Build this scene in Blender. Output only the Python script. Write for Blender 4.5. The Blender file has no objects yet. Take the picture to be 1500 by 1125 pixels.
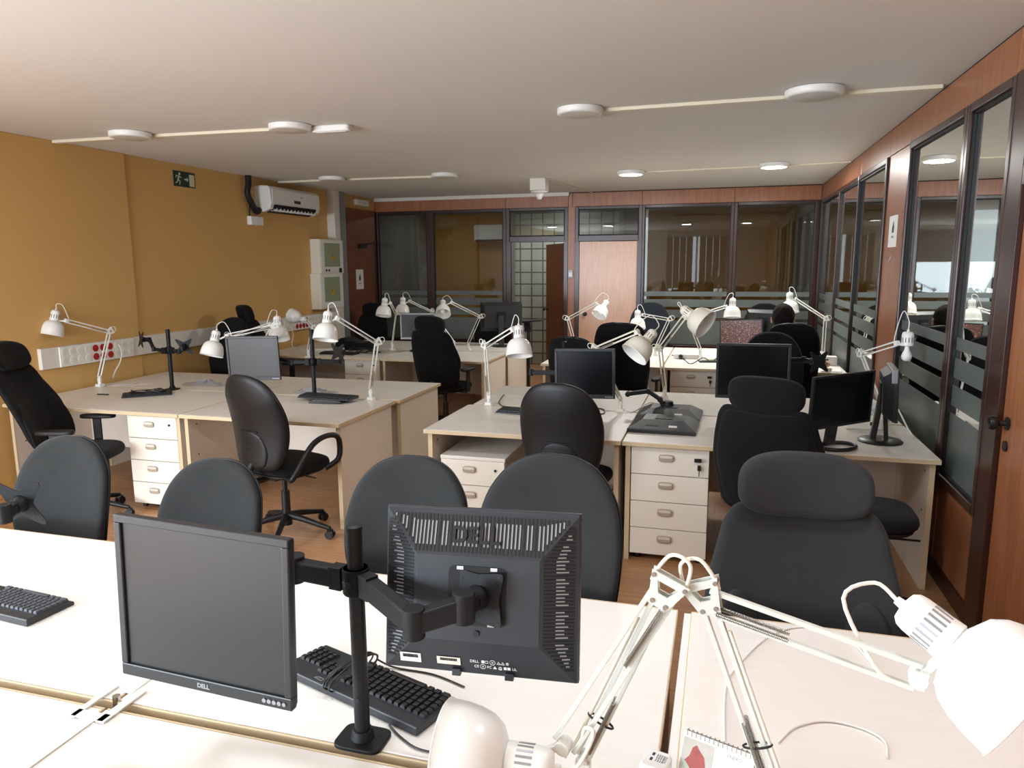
import bpy, math, random
from mathutils import Vector, Matrix, Quaternion
random.seed(7)
scn = bpy.context.scene
C = scn.collection
PI = math.pi
R = math.radians
V = Vector

# ------------------------------------------------------------------ camera geometry
EYE = V((0, 0, 1.75))
CM = Matrix(((0.96103857, 0.27633959, -0.00642678),
             (0.03882020, -0.15795386, -0.98668312),
             (-0.27367475, 0.94799104, -0.16252731)))      # rows: right, down, forward
FPX = 1069.6


def ray(px, py):
    return (CM.transposed() @ V((px - 750, py - 562.5, FPX))).normalized()


def at(px, py, x=None, y=None, z=None):
    """world point of the room seen at a pixel, on the plane x=, y= or z="""
    d = ray(px, py)
    if z is not None: t = (z - EYE.z) / d.z
    elif x is not None: t = (x - EYE.x) / d.x
    else: t = (y - EYE.y) / d.y
    return EYE + d * t


def reach(px, py, p, length, far=None):
    """point on the line of sight at a given distance of a jointed arm's pivot p"""
    d = ray(px, py)
    t0 = (p - EYE).dot(d)
    q = EYE + d * t0
    r = (q - p).length
    if r >= length or far is None: return q
    s = math.sqrt(length * length - r * r)
    return EYE + d * (t0 + (s if far else -s))


# ------------------------------------------------------------------ materials
def new_mat(name):
    m = bpy.data.materials.new(name); m.use_nodes = True
    nt = m.node_tree; b = nt.nodes['Principled BSDF']
    return m, nt, b


def srgb(r, g, b):
    f = lambda c: (c / 255 / 12.92) if c / 255 <= 0.04045 else ((c / 255 + 0.055) / 1.055) ** 2.4
    return (f(r), f(g), f(b), 1)


def mat(name, col, rough=0.5, metal=0.0, noise=0.0, nscale=8.0, bump=0.0, bscale=200.0, spec=0.5, stretch=(1, 1, 1),
        emit=None, estr=0.0, alpha=1.0, coat=0.0, sheen=0.0):
    m, nt, b = new_mat(name)
    b.inputs['Base Color'].default_value = col
    b.inputs['Roughness'].default_value = rough
    b.inputs['Metallic'].default_value = metal
    b.inputs['Specular IOR Level'].default_value = spec
    b.inputs['Coat Weight'].default_value = coat
    b.inputs['Sheen Weight'].default_value = sheen
    tc = nt.nodes.new('ShaderNodeTexCoord')
    mp = nt.nodes.new('ShaderNodeMapping'); mp.inputs['Scale'].default_value = stretch
    nt.links.new(tc.outputs['Object'], mp.inputs['Vector'])
    n = nt.nodes.new('ShaderNodeTexNoise'); n.inputs['Scale'].default_value = nscale; n.inputs['Detail'].default_value = 5
    nt.links.new(mp.outputs[0], n.inputs['Vector'])
    mx = nt.nodes.new('ShaderNodeMix'); mx.data_type = 'RGBA'
    k = noise
    mx.inputs[6].default_value = (col[0] * (1 - k), col[1] * (1 - k), col[2] * (1 - k), 1)
    mx.inputs[7].default_value = (min(1, col[0] * (1 + k)), min(1, col[1] * (1 + k)), min(1, col[2] * (1 + k)), 1)
    nt.links.new(n.outputs['Fac'], mx.inputs[0]); nt.links.new(mx.outputs[2], b.inputs['Base Color'])
    if bump:
        n2 = nt.nodes.new('ShaderNodeTexNoise'); n2.inputs['Scale'].default_value = bscale
        nt.links.new(mp.outputs[0], n2.inputs['Vector'])
        bp = nt.nodes.new('ShaderNodeBump'); bp.inputs['Strength'].default_value = bump; bp.inputs['Distance'].default_value = 0.002
        nt.links.new(n2.outputs['Fac'], bp.inputs['Height']); nt.links.new(bp.outputs[0], b.inputs['Normal'])
    if emit:
        b.inputs['Emission Color'].default_value = emit; b.inputs['Emission Strength'].default_value = estr
    if alpha < 1: b.inputs['Alpha'].default_value = alpha
    return m


def wood_mat(name, dark, light, scale=(14, 14, 0.9), rough=0.35, coat=0.0, k=4.0):
    m, nt, b = new_mat(name)
    tc = nt.nodes.new('ShaderNodeTexCoord'); mp = nt.nodes.new('ShaderNodeMapping'); mp.inputs['Scale'].default_value = scale
    nt.links.new(tc.outputs['Object'], mp.inputs[0])
    n = nt.nodes.new('ShaderNodeTexNoise'); n.inputs['Scale'].default_value = k; n.inputs['Detail'].default_value = 8; n.inputs['Distortion'].default_value = 0.4
    nt.links.new(mp.outputs[0], n.inputs['Vector'])
    cr = nt.nodes.new('ShaderNodeValToRGB')
    cr.color_ramp.elements[0].position = 0.3; cr.color_ramp.elements[0].color = dark
    cr.color_ramp.elements[1].position = 0.72; cr.color_ramp.elements[1].color = light
    nt.links.new(n.outputs['Fac'], cr.inputs[0]); nt.links.new(cr.outputs[0], b.inputs['Base Color'])
    b.inputs['Roughness'].default_value = rough; b.inputs['Coat Weight'].default_value = coat; b.inputs['Coat Roughness'].default_value = 0.25
    return m


def floor_mat():
    m, nt, b = new_mat('laminate_floor')
    tc = nt.nodes.new('ShaderNodeTexCoord')
    br = nt.nodes.new('ShaderNodeTexBrick')
    br.inputs['Scale'].default_value = 1.0; br.inputs['Brick Width'].default_value = 1.25; br.inputs['Row Height'].default_value = 0.19
    br.inputs['Mortar Size'].default_value = 0.0015; br.inputs['Bias'].default_value = 0.0
    br.inputs['Color1'].default_value = srgb(180, 134, 94); br.inputs['Color2'].default_value = srgb(192, 146, 104); br.inputs['Mortar'].default_value = srgb(132, 90, 58)
    nt.links.new(tc.outputs['Object'], br.inputs['Vector'])
    mp = nt.nodes.new('ShaderNodeMapping'); mp.inputs['Scale'].default_value = (1.2, 16, 1)
    nt.links.new(tc.outputs['Object'], mp.inputs[0])
    n = nt.nodes.new('ShaderNodeTexNoise'); n.inputs['Scale'].default_value = 3; n.inputs['Detail'].default_value = 8
    nt.links.new(mp.outputs[0], n.inputs['Vector'])
    mx = nt.nodes.new('ShaderNodeMix'); mx.data_type = 'RGBA'; mx.blend_type = 'MULTIPLY'; mx.inputs[0].default_value = 0.75
    cr = nt.nodes.new('ShaderNodeValToRGB')
    cr.color_ramp.elements[0].position = 0.3; cr.color_ramp.elements[0].color = (0.62, 0.55, 0.5, 1)
    cr.color_ramp.elements[1].position = 0.7; cr.color_ramp.elements[1].color = (1.1, 1.08, 1.05, 1)
    nt.links.new(n.outputs['Fac'], cr.inputs[0])
    nt.links.new(br.outputs['Color'], mx.inputs[6]); nt.links.new(cr.outputs[0], mx.inputs[7]); nt.links.new(mx.outputs[2], b.inputs['Base Color'])
    b.inputs['Roughness'].default_value = 0.33
    return m


def fabric_mat(name, col, scale=700, bump=0.5):
    m, nt, b = new_mat(name)
    tc = nt.nodes.new('ShaderNodeTexCoord')
    ck = nt.nodes.new('ShaderNodeTexVoronoi'); ck.inputs['Scale'].default_value = scale
    nt.links.new(tc.outputs['Object'], ck.inputs['Vector'])
    n = nt.nodes.new('ShaderNodeTexNoise'); n.inputs['Scale'].default_value = 6; n.inputs['Detail'].default_value = 6
    nt.links.new(tc.outputs['Object'], n.inputs['Vector'])
    mx = nt.nodes.new('ShaderNodeMix'); mx.data_type = 'RGBA'
    mx.inputs[6].default_value = tuple(c * 0.75 for c in col[:3]) + (1,); mx.inputs[7].default_value = tuple(c * 1.3 for c in col[:3]) + (1,)
    nt.links.new(n.outputs['Fac'], mx.inputs[0]); nt.links.new(mx.outputs[2], b.inputs['Base Color'])
    bp = nt.nodes.new('ShaderNodeBump'); bp.inputs['Strength'].default_value = bump; bp.inputs['Distance'].default_value = 0.001
    nt.links.new(ck.outputs['Distance'], bp.inputs['Height']); nt.links.new(bp.outputs[0], b.inputs['Normal'])
    b.inputs['Roughness'].default_value = 0.95; b.inputs['Sheen Weight'].default_value = 0.06; b.inputs['Sheen Roughness'].default_value = 0.5
    b.inputs['Specular IOR Level'].default_value = 0.2
    return m


def glass_mat(name, tint=(0.62, 0.64, 0.62), ior=1.5):
    m = bpy.data.materials.new(name); m.use_nodes = True; nt = m.node_tree; nt.nodes.clear()
    o = nt.nodes.new('ShaderNodeOutputMaterial'); mx = nt.nodes.new('ShaderNodeMixShader')
    t = nt.nodes.new('ShaderNodeBsdfTransparent'); t.inputs[0].default_value = tint + (1,)
    g = nt.nodes.new('ShaderNodeBsdfGlossy'); g.inputs['Roughness'].default_value = 0.015; g.inputs['Color'].default_value = (0.95, 0.97, 0.95, 1)
    f = nt.nodes.new('ShaderNodeFresnel'); f.inputs[0].default_value = ior
    nt.links.new(f.outputs[0], mx.inputs[0]); nt.links.new(t.outputs[0], mx.inputs[1]); nt.links.new(g.outputs[0], mx.inputs[2])
    nt.links.new(mx.outputs[0], o.inputs[0])
    return m


def frost_mat():
    m = bpy.data.materials.new('frosted_film'); m.use_nodes = True; nt = m.node_tree; nt.nodes.clear()
    o = nt.nodes.new('ShaderNodeOutputMaterial'); mx = nt.nodes.new('ShaderNodeMixShader'); mx.inputs[0].default_value = 0.72
    t = nt.nodes.new('ShaderNodeBsdfTransparent'); t.inputs[0].default_value = (0.7, 0.75, 0.72, 1)
    g = nt.nodes.new('ShaderNodeBsdfPrincipled'); g.inputs['Base Color'].default_value = (0.17, 0.195, 0.18, 1); g.inputs['Roughness'].default_value = 0.35
    nt.links.new(t.outputs[0], mx.inputs[1]); nt.links.new(g.outputs[0], mx.inputs[2]); nt.links.new(mx.outputs[0], o.inputs[0])
    return m


M = {}
M['ceiling'] = mat('ceiling_paint', srgb(218, 213, 205), 0.85, noise=0.03, nscale=1.2, bump=0.15, bscale=30)
M['yellow'] = mat('ochre_wall_paint', srgb(208, 166, 100), 0.6, noise=0.04, nscale=1.5, bump=0.2, bscale=60)
M['whitewall'] = mat('white_wall_paint', srgb(225, 222, 215), 0.8, noise=0.02)
M['floor'] = floor_mat()
M['wood'] = wood_mat('cherry_veneer', srgb(142, 88, 56), srgb(170, 110, 72), (16, 16, 0.8), 0.36, 0.08)
M['woodpale'] = wood_mat('pale_cherry_veneer', srgb(196, 144, 112), srgb(214, 166, 134), (16, 16, 0.8), 0.3, 0.25)
M['wooddoor'] = wood_mat('reddish_door_veneer', srgb(112, 62, 42), srgb(134, 78, 54), (14, 14, 0.8), 0.35, 0.2)
M['mahog'] = wood_mat('dark_mahogany_lacquer', srgb(46, 24, 18), srgb(62, 32, 24), (20, 20, 1.0), 0.30, 0.12)
M['desk'] = mat('maple_melamine', srgb(233, 228, 219), 0.36, noise=0.04, nscale=5, stretch=(1, 9, 9))
M['deskpanel'] = mat('maple_melamine_panel', srgb(222, 210, 194), 0.45, noise=0.04, nscale=5, stretch=(9, 9, 1))
M['edge'] = mat('beech_edge_band', srgb(206, 184, 148), 0.5, noise=0.05)
M['drawer'] = mat('cream_drawer_front', srgb(236, 229, 214), 0.4, noise=0.015)
M['handle'] = mat('taupe_plastic_handle', srgb(172, 158, 140), 0.4)
M['black'] = mat('black_plastic', srgb(26, 26, 28), 0.38, noise=0.1, nscale=40)
M['blackshell'] = mat('black_polypropylene', srgb(24, 24, 25), 0.42, spec=0.35, noise=0.1, bump=0.25, bscale=500)
M['blackmetal'] = mat('black_powder_coat', srgb(20, 21, 23), 0.5, spec=0.3, bump=0.15, bscale=600)
M['greyplastic'] = mat('dark_grey_plastic', srgb(44, 48, 53), 0.36, bump=0.2, bscale=700)
M['bezel'] = mat('monitor_bezel', srgb(34, 36, 38), 0.35)
M['silver'] = mat('silver_plastic', srgb(150, 152, 154), 0.4, metal=0.3)
M['screen'] = mat('matte_screen', srgb(34, 36, 36), 0.33, spec=0.5)
M['screendark'] = mat('dark_screen', srgb(14, 15, 17), 0.2, spec=0.4)
M['fabric'] = fabric_mat('charcoal_fabric', (0.024, 0.025, 0.0245))
M['fabricblk'] = fabric_mat('black_fabric', (0.0055, 0.0057, 0.0062))
M['fabricnavy'] = fabric_mat('navy_black_fabric', (0.016, 0.019, 0.026), 500)
M['chrome'] = mat('chrome', srgb(210, 210, 212), 0.18, metal=1)
M['steel'] = mat('spring_steel', srgb(158, 152, 142), 0.32, metal=0.9)
M['armgrey'] = mat('translucent_white_enamel', srgb(206, 208, 198), 0.3)
M['white'] = mat('white_enamel', srgb(230, 230, 223), 0.28, spec=0.5)
M['whitep'] = mat('white_plastic', srgb(232, 231, 226), 0.4)
M['cream'] = mat('cream_plastic', srgb(230, 225, 208), 0.45)
M['whitein'] = mat('white_shade_inside', srgb(235, 232, 225), 0.45)
M['bulb'] = mat('opal_bulb', srgb(245, 245, 240), 0.2)
M['raceway'] = mat('ivory_raceway', srgb(226, 216, 192), 0.5)
M['paper'] = mat('paper', srgb(240, 240, 236), 0.8)
M['dark'] = mat('soft_black', srgb(12, 12, 13), 0.6)
M['socketred'] = mat('red_socket', srgb(168, 34, 28), 0.35)
M['trunk'] = mat('white_trunking', srgb(222, 216, 206), 0.45)
M['green'] = mat('exit_sign_green', srgb(10, 42, 34), 0.4)
M['signpale'] = mat('photoluminescent_pale', srgb(206, 208, 176), 0.5)
M['cabdoor'] = mat('greenish_cabinet_window', srgb(150, 160, 128), 0.3)
M['warn'] = mat('warning_yellow', srgb(206, 158, 30), 0.5)
M['skin'] = mat('skin', srgb(206, 152, 124), 0.5)
M['hair'] = mat('dark_brown_hair', srgb(26, 18, 15), 0.85, spec=0.2, noise=0.4, nscale=60, stretch=(1, 1, 0.2), bump=0.6, bscale=120)
M['shirt'] = fabric_mat('black_cotton', (0.012, 0.012, 0.014), 300)
M['glass'] = glass_mat('tinted_partition_glass')
M['frost'] = frost_mat()
M['plasticbag'] = mat('crinkled_clear_plastic', srgb(170, 172, 176), 0.15, spec=0.8, alpha=0.45)
M['blue'] = mat('blue_print', srgb(60, 130, 180), 0.5)
M['redphoto'] = mat('red_brown_print', srgb(160, 62, 48), 0.5, noise=0.35, nscale=60)
M['photobg'] = mat('grey_print', srgb(190, 184, 172), 0.5, noise=0.15, nscale=40)
M['keycap'] = mat('black_keycap', srgb(30, 31, 33), 0.35)
M['keygrey'] = mat('grey_keycap', srgb(74, 78, 84), 0.4)
M['keybase'] = mat('keyboard_base', srgb(40, 43, 47), 0.4)
M['litlamp'] = mat('lit_diffuser', (1, 1, 1, 1), 0.5, emit=(1, 0.985, 0.95, 1), estr=9)
M['skyglow'] = mat('daylight_through_window', (1, 1, 1, 1), 0.5, emit=(0.97, 1.0, 0.97, 1), estr=5.5)
M['offlamp'] = mat('unlit_diffuser', srgb(206, 200, 190), 0.45)
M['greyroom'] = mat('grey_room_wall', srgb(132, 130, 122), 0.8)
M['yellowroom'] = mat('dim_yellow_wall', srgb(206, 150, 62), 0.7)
M['bag'] = mat('blue_black_case', srgb(38, 40, 66), 0.5)
M['blind'] = mat('grey_blind', srgb(150, 152, 152), 0.6)


def code_screen():
    m, nt, b = new_mat('code_editor_screen')
    b.inputs['Base Color'].default_value = (0.01, 0.008, 0.008, 1); b.inputs['Roughness'].default_value = 0.3
    tc = nt.nodes.new('ShaderNodeTexCoord')
    br = nt.nodes.new('ShaderNodeTexNoise'); br.inputs['Scale'].default_value = 1.0; br.inputs['Detail'].default_value = 1
    mp = nt.nodes.new('ShaderNodeMapping'); mp.inputs['Scale'].default_value = (40, 1, 330)
    nt.links.new(tc.outputs['Object'], mp.inputs[0]); nt.links.new(mp.outputs[0], br.inputs['Vector'])
    gt = nt.nodes.new('ShaderNodeMath'); gt.operation = 'GREATER_THAN'; gt.inputs[1].default_value = 0.63
    nt.links.new(br.outputs['Fac'], gt.inputs[0])
    mx = nt.nodes.new('ShaderNodeMix'); mx.data_type = 'RGBA'
    mx.inputs[6].default_value = (0.022, 0.009, 0.008, 1); mx.inputs[7].default_value = (0.34, 0.13, 0.07, 1)
    nt.links.new(gt.outputs[0], mx.inputs[0]); nt.links.new(mx.outputs[2], b.inputs['Emission Color']); b.inputs['Emission Strength'].default_value = 2.2
    return m


M['code'] = code_screen()


def glassblock_mat():
    m, nt, b = new_mat('glass_block_wall')
    tc = nt.nodes.new('ShaderNodeTexCoord')
    sp = nt.nodes.new('ShaderNodeSeparateXYZ'); cb = nt.nodes.new('ShaderNodeCombineXYZ')
    nt.links.new(tc.outputs['Object'], sp.inputs[0]); nt.links.new(sp.outputs[0], cb.inputs[0]); nt.links.new(sp.outputs[2], cb.inputs[1])
    br = nt.nodes.new('ShaderNodeTexBrick'); br.offset = 0
    br.inputs['Scale'].default_value = 1; br.inputs['Brick Width'].default_value = 0.2; br.inputs['Row Height'].default_value = 0.2
    br.inputs['Mortar Size'].default_value = 0.014; br.inputs['Mortar Smooth'].default_value = 0.4
    br.inputs['Color1'].default_value = srgb(176, 182, 166); br.inputs['Color2'].default_value = srgb(166, 172, 158); br.inputs['Mortar'].default_value = srgb(96, 94, 84)
    nt.links.new(cb.outputs[0], br.inputs['Vector']); nt.links.new(br.outputs['Color'], b.inputs['Base Color'])
    b.inputs['Roughness'].default_value = 0.3
    return m


M['block'] = glassblock_mat()


# ------------------------------------------------------------------ mesh building
def basis(axis, hint=V((0, 0, 1))):
    w = axis.normalized()
    if abs(w.dot(hint)) > 0.98: hint = V((0, 1, 0)) if abs(w.y) < 0.9 else V((1, 0, 0))
    u = hint.cross(w).normalized(); v = w.cross(u)
    return u, v, w


class MB:
    def __init__(s): s.v = []; s.f = []; s.m = []; s.cur = 0

    def add(s, vs, fs):
        k = len(s.v); s.v += [tuple(x) for x in vs]; s.f += [tuple(i + k for i in f) for f in fs]; s.m += [s.cur] * len(fs)
        return s

    def mi(s, i): s.cur = i; return s

    def box(s, c, d, rot=None):
        c = V(c); h = V(d) / 2
        vs = [V((x * h.x, y * h.y, z * h.z)) for x in (-1, 1) for y in (-1, 1) for z in (-1, 1)]
        if rot is not None: vs = [rot @ p for p in vs]
        return s.add([c + p for p in vs], [(0, 1, 3, 2), (4, 6, 7, 5), (0, 4, 5, 1), (2, 3, 7, 6), (0, 2, 6, 4), (1, 5, 7, 3)])

    def bar(s, a, b, w, h, hint=V((0, 0, 1))):
        a, b = V(a), V(b); u, v, ww = basis(b - a, hint)
        vs = [p + u * (i * w / 2) + v * (j * h / 2) for p in (a, b) for i, j in ((-1, -1), (1, -1), (1, 1), (-1, 1))]
        return s.add(vs, [(3, 2, 1, 0), (4, 5, 6, 7), (0, 1, 5, 4), (1, 2, 6, 5), (2, 3, 7, 6), (3, 0, 4, 7)])

    def cyl(s, a, b, r, r2=None, n=16):
        a, b = V(a), V(b); r2 = r if r2 is None else r2; u, v, w = basis(b - a)
        vs = [p + (u * math.cos(t) + v * math.sin(t)) * rr for p, rr in ((a, r), (b, r2)) for t in [2 * PI * i / n for i in range(n)]]
        return s.add(vs, [tuple(range(n))[::-1], tuple(range(n, 2 * n))] + [(i, (i + 1) % n, n + (i + 1) % n, n + i) for i in range(n)])

    def tube(s, pts, r, n=8, closed=False, smooth=0):
        pts = [V(p) for p in pts]
        if smooth: pts = spline(pts, smooth, closed)
        N = len(pts); rings = []; u = None
        for i in range(N):
            if closed: d = pts[(i + 1) % N] - pts[i - 1]
            else: d = pts[min(i + 1, N - 1)] - pts[max(i - 1, 0)]
            if d.length < 1e-9: d = V((0, 0, 1))
            d.normalize()
            if u is None: u, _, _ = basis(d)
            u = (u - d * u.dot(d));
            if u.length < 1e-6: u, _, _ = basis(d)
            u.normalize(); w = d.cross(u); rr = r(i / (N - 1)) if callable(r) else r
            rings.append([pts[i] + (u * math.cos(2 * PI * k / n) + w * math.sin(2 * PI * k / n)) * rr for k in range(n)])
        vs = [p for g in rings for p in g]; fs = []
        for i in range(N if closed else N - 1):
            j = (i + 1) % N
            fs += [(i * n + k, i * n + (k + 1) % n, j * n + (k + 1) % n, j * n + k) for k in range(n)]
        if not closed: fs += [tuple(range(n))[::-1], tuple(range((N - 1) * n, N * n))]
        return s.add(vs, fs)

    def lathe(s, prof, o=(0, 0, 0), axis=(0, 0, 1), n=28, close=True):
        """prof: (radius, distance along axis)"""
        o = V(o); u, v, w = basis(V(axis)); vs = []; fs = []
        for r, t in prof:
            for k in range(n):
                a = 2 * PI * k / n; vs.append(o + w * t + (u * math.cos(a) + v * math.sin(a)) * max(r, 1e-4))
        for i in range(len(prof) - 1):
            fs += [(i * n + k, i * n + (k + 1) % n, (i + 1) * n + (k + 1) % n, (i + 1) * n + k) for k in range(n)]
        if close:
            fs += [tuple(range(n))[::-1], tuple(range((len(prof) - 1) * n, len(prof) * n))]
        return s.add(vs, fs)

    def prism(s, pts, o, u, v, t, sub=None):
        """outline pts (2D) in the plane o,u,v extruded by vector t"""
        o, u, v, t = V(o), V(u), V(v), V(t); n = len(pts)
        vs = [o + u * a + v * b for a, b in pts] + [o + u * a + v * b + t for a, b in pts]
        return s.add(vs, [tuple(range(n))[::-1], tuple(range(n, 2 * n))] + [(i, (i + 1) % n, n + (i + 1) % n, n + i) for i in range(n)])

    def cushion(s, outline, f, tf, tb, rings=((1, 0), (0.985, .45), (0.95, .75), (0.88, .92), (0.7, 1.0), (0.4, 1.03), (0.0, 1.04))):
        """puffed pad: outline (x,z) about its centre; f(x,z,h) -> point; h = offset to the front (+) or the back (-)"""
        n = len(outline); cx = sum(p[0] for p in outline) / n; cz = sum(p[1] for p in outline) / n
        for side, th in ((1, tf), (-1, tb)):
            vs = []; fs = []
            for k, (sc, h) in enumerate(rings):
                if sc == 0: vs.append(f(cx, cz, side * th * h)); break
                for x, z in outline: vs.append(f(cx + (x - cx) * sc, cz + (z - cz) * sc, side * th * h))
            K = len(rings) - 1
            for k in range(K - 1):
                for i in range(n):
                    q = (k * n + i, k * n + (i + 1) % n, (k + 1) * n + (i + 1) % n, (k + 1) * n + i)
                    fs.append(q if side > 0 else q[::-1])
            for i in range(n):
                q = ((K - 1) * n + i, (K - 1) * n + (i + 1) % n, K * n)
                fs.append(q if side > 0 else q[::-1])
            s.add(vs, fs)
        return s

    def build(s, name, mats, parent=None, smooth=40, bevel=0, bseg=2, loc=None, subsurf=0, weld=False):
        me = bpy.data.meshes.new(name); me.from_pydata(s.v, [], s.f)
        if not isinstance(mats, (list, tuple)): mats = [mats]
        for m in mats: me.materials.append(M[m] if isinstance(m, str) else m)
        for p, i in zip(me.polygons, s.m): p.material_index = i
        if smooth:
            me.shade_smooth(); me.set_sharp_from_angle(angle=R(smooth))
        o = bpy.data.objects.new(name, me); C.objects.link(o)
        if parent: o.parent = parent
        if loc: o.location = loc
        if weld:
            w = o.modifiers.new('weld', 'WELD'); w.merge_threshold = 0.0002
        if bevel:
            b = o.modifiers.new('bevel', 'BEVEL'); b.width = bevel; b.segments = bseg; b.limit_method = 'ANGLE'; b.angle_limit = R(35)
        if subsurf:
            q = o.modifiers.new('sub', 'SUBSURF'); q.levels = q.render_levels = subsurf
        return o


def spline(pts, k=6, closed=False):
    pts = [V(p) for p in pts]; N = len(pts); out = []
    rng = range(N) if closed else range(N - 1)
    for i in rng:
        if closed: a, b, c, d = pts[i - 1], pts[i], pts[(i + 1) % N], pts[(i + 2) % N]
        else: a, b, c, d = pts[max(i - 1, 0)], pts[i], pts[i + 1], pts[min(i + 2, N - 1)]
        for j in range(k):
            t = j / k
            out.append(0.5 * ((2 * b) + (c - a) * t + (2 * a - 5 * b + 4 * c - d) * t * t + (3 * b - a - 3 * c + d) * t ** 3))
    if not closed: out.append(pts[-1])
    return out


def smooth_outline(half, k=5):
    """half outline [(halfwidth, z)] from bottom centre to top centre -> closed smooth outline"""
    r = [V((x, z, 0)) for x, z in half]
    l = [V((-x, z, 0)) for x, z in reversed(half) if x > 1e-6]
    pts = spline(r + l, k, True)
    return [(p.x, p.y) for p in pts]


def superell(a, b, e=4, n=40, cx=0, cz=0):
    o = []
    for i in range(n):
        t = 2 * PI * i / n; c, s = math.cos(t), math.sin(t)
        o.append((cx + a * math.copysign(abs(c) ** (2 / e), c), cz + b * math.copysign(abs(s) ** (2 / e), s)))
    return o


def thing(name, label, cat, loc=(0, 0, 0), rz=0, group=None, rot=None):
    o = bpy.data.objects.new(name, None); o.empty_display_size = 0.05; C.objects.link(o); o.location = loc
    o.rotation_euler = rot if rot is not None else (0, 0, rz)
    o['label'] = label; o['category'] = cat
    if group: o['group'] = group
    return o


def tag(o, label, cat, group=None):
    o['label'] = label; o['category'] = cat
    if group: o['group'] = group
    return o


def struct(o): o['kind'] = 'structure'; return o


def copy_thing(root, loc, rz, label, group=None):
    r = root.copy(); C.objects.link(r); r.location = loc; r.rotation_euler = (0, 0, rz); r['label'] = label
    if group: r['group'] = group
    for ch in list(root.children):
        c = ch.copy(); C.objects.link(c); c.parent = r
        for g in list(ch.children):
            d = g.copy(); C.objects.link(d); d.parent = c
    return r


def text_mesh(name, body, size, matname, parent, o, u, v, extrude=0.0004, align='CENTER', bold=0.0):
    cu = bpy.data.curves.new(name, 'FONT'); cu.body = body; cu.size = size; cu.extrude = extrude; cu.align_x = align; cu.align_y = 'CENTER'
    cu.offset = bold; cu.resolution_u = 3
    t = bpy.data.objects.new(name + '_tmp', cu); C.objects.link(t)
    dg = bpy.context.evaluated_depsgraph_get(); me = bpy.data.meshes.new_from_object(t.evaluated_get(dg))
    bpy.data.objects.remove(t); bpy.data.curves.remove(cu)
    me.materials.clear(); me.materials.append(M[matname]); me.name = name
    ob = bpy.data.objects.new(name, me); C.objects.link(ob)
    u, v = V(u).normalized(), V(v).normalized(); w = u.cross(v)
    mx = Matrix((u, v, w)).transposed().to_4x4(); mx.translation = V(o)
    me.transform(mx)
    if parent: ob.parent = parent
    return ob

# ------------------------------------------------------------------ the room
XL, XR, YB, HC, YF = -5.25, 1.185, 10.55, 2.75, -2.6
XO = 3.2                                      # far wall of the corridor behind the right partition
struct(MB().box(((XL + XO) / 2 - 0.3, 7, -0.05), (XO - XL + 3.2, 20, 0.1)).build('floor', 'floor', smooth=0))
struct(MB().box(((XL + XO) / 2 - 0.3, 7, HC + 0.05), (XO - XL + 3.2, 20, 0.1)).build('ceiling', 'ceiling', smooth=0))
w = MB().box((XL - 0.1, (0.9 + YB) / 2, HC / 2), (0.2, YB - 0.9, HC))
w.box((XL - 0.1, (YF - 0.2 - 2.2) / 2, HC / 2), (0.2, -2.2 - YF + 0.2, HC)).box((XL - 0.1, -0.65, 0.4), (0.2, 3.1, 0.8)).box((XL - 0.1, -0.65, 2.65), (0.2, 3.1, 0.2))
struct(w.build('wall_left', 'yellow', smooth=0))
struct(MB().box((XL + 0.0125, 3.24, HC / 2), (0.025, 4.68, HC)).build('trim_1', 'yellow', smooth=0, bevel=0.006))      # shallow pier in the ochre wall
struct(MB().box((XL + 0.008, 4.2, 0.04), (0.016, 13.4, 0.08)).build('baseboard_left', 'wooddoor', smooth=0))
# wall behind the camera, with two tall windows that let the day in
fw = MB()
WIN = [(-5.0, -2.5), (-1.75, 0.05)]
ZB, ZT = 0.55, 2.6
fw.box(((XL + XR) / 2, YF - 0.1, ZB / 2), (XR - XL + 0.2, 0.2, ZB)); fw.box(((XL + XR) / 2, YF - 0.1, (ZT + HC) / 2), (XR - XL + 0.2, 0.2, HC - ZT))
for a, b in ((XL - 0.1, -5.0), (-2.5, -1.75), (0.05, XR + 0.1)): fw.box(((a + b) / 2, YF - 0.1, (ZB + ZT) / 2), (b - a, 0.2, ZT - ZB))
struct(fw.build('wall_front', 'whitewall', smooth=0))


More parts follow.
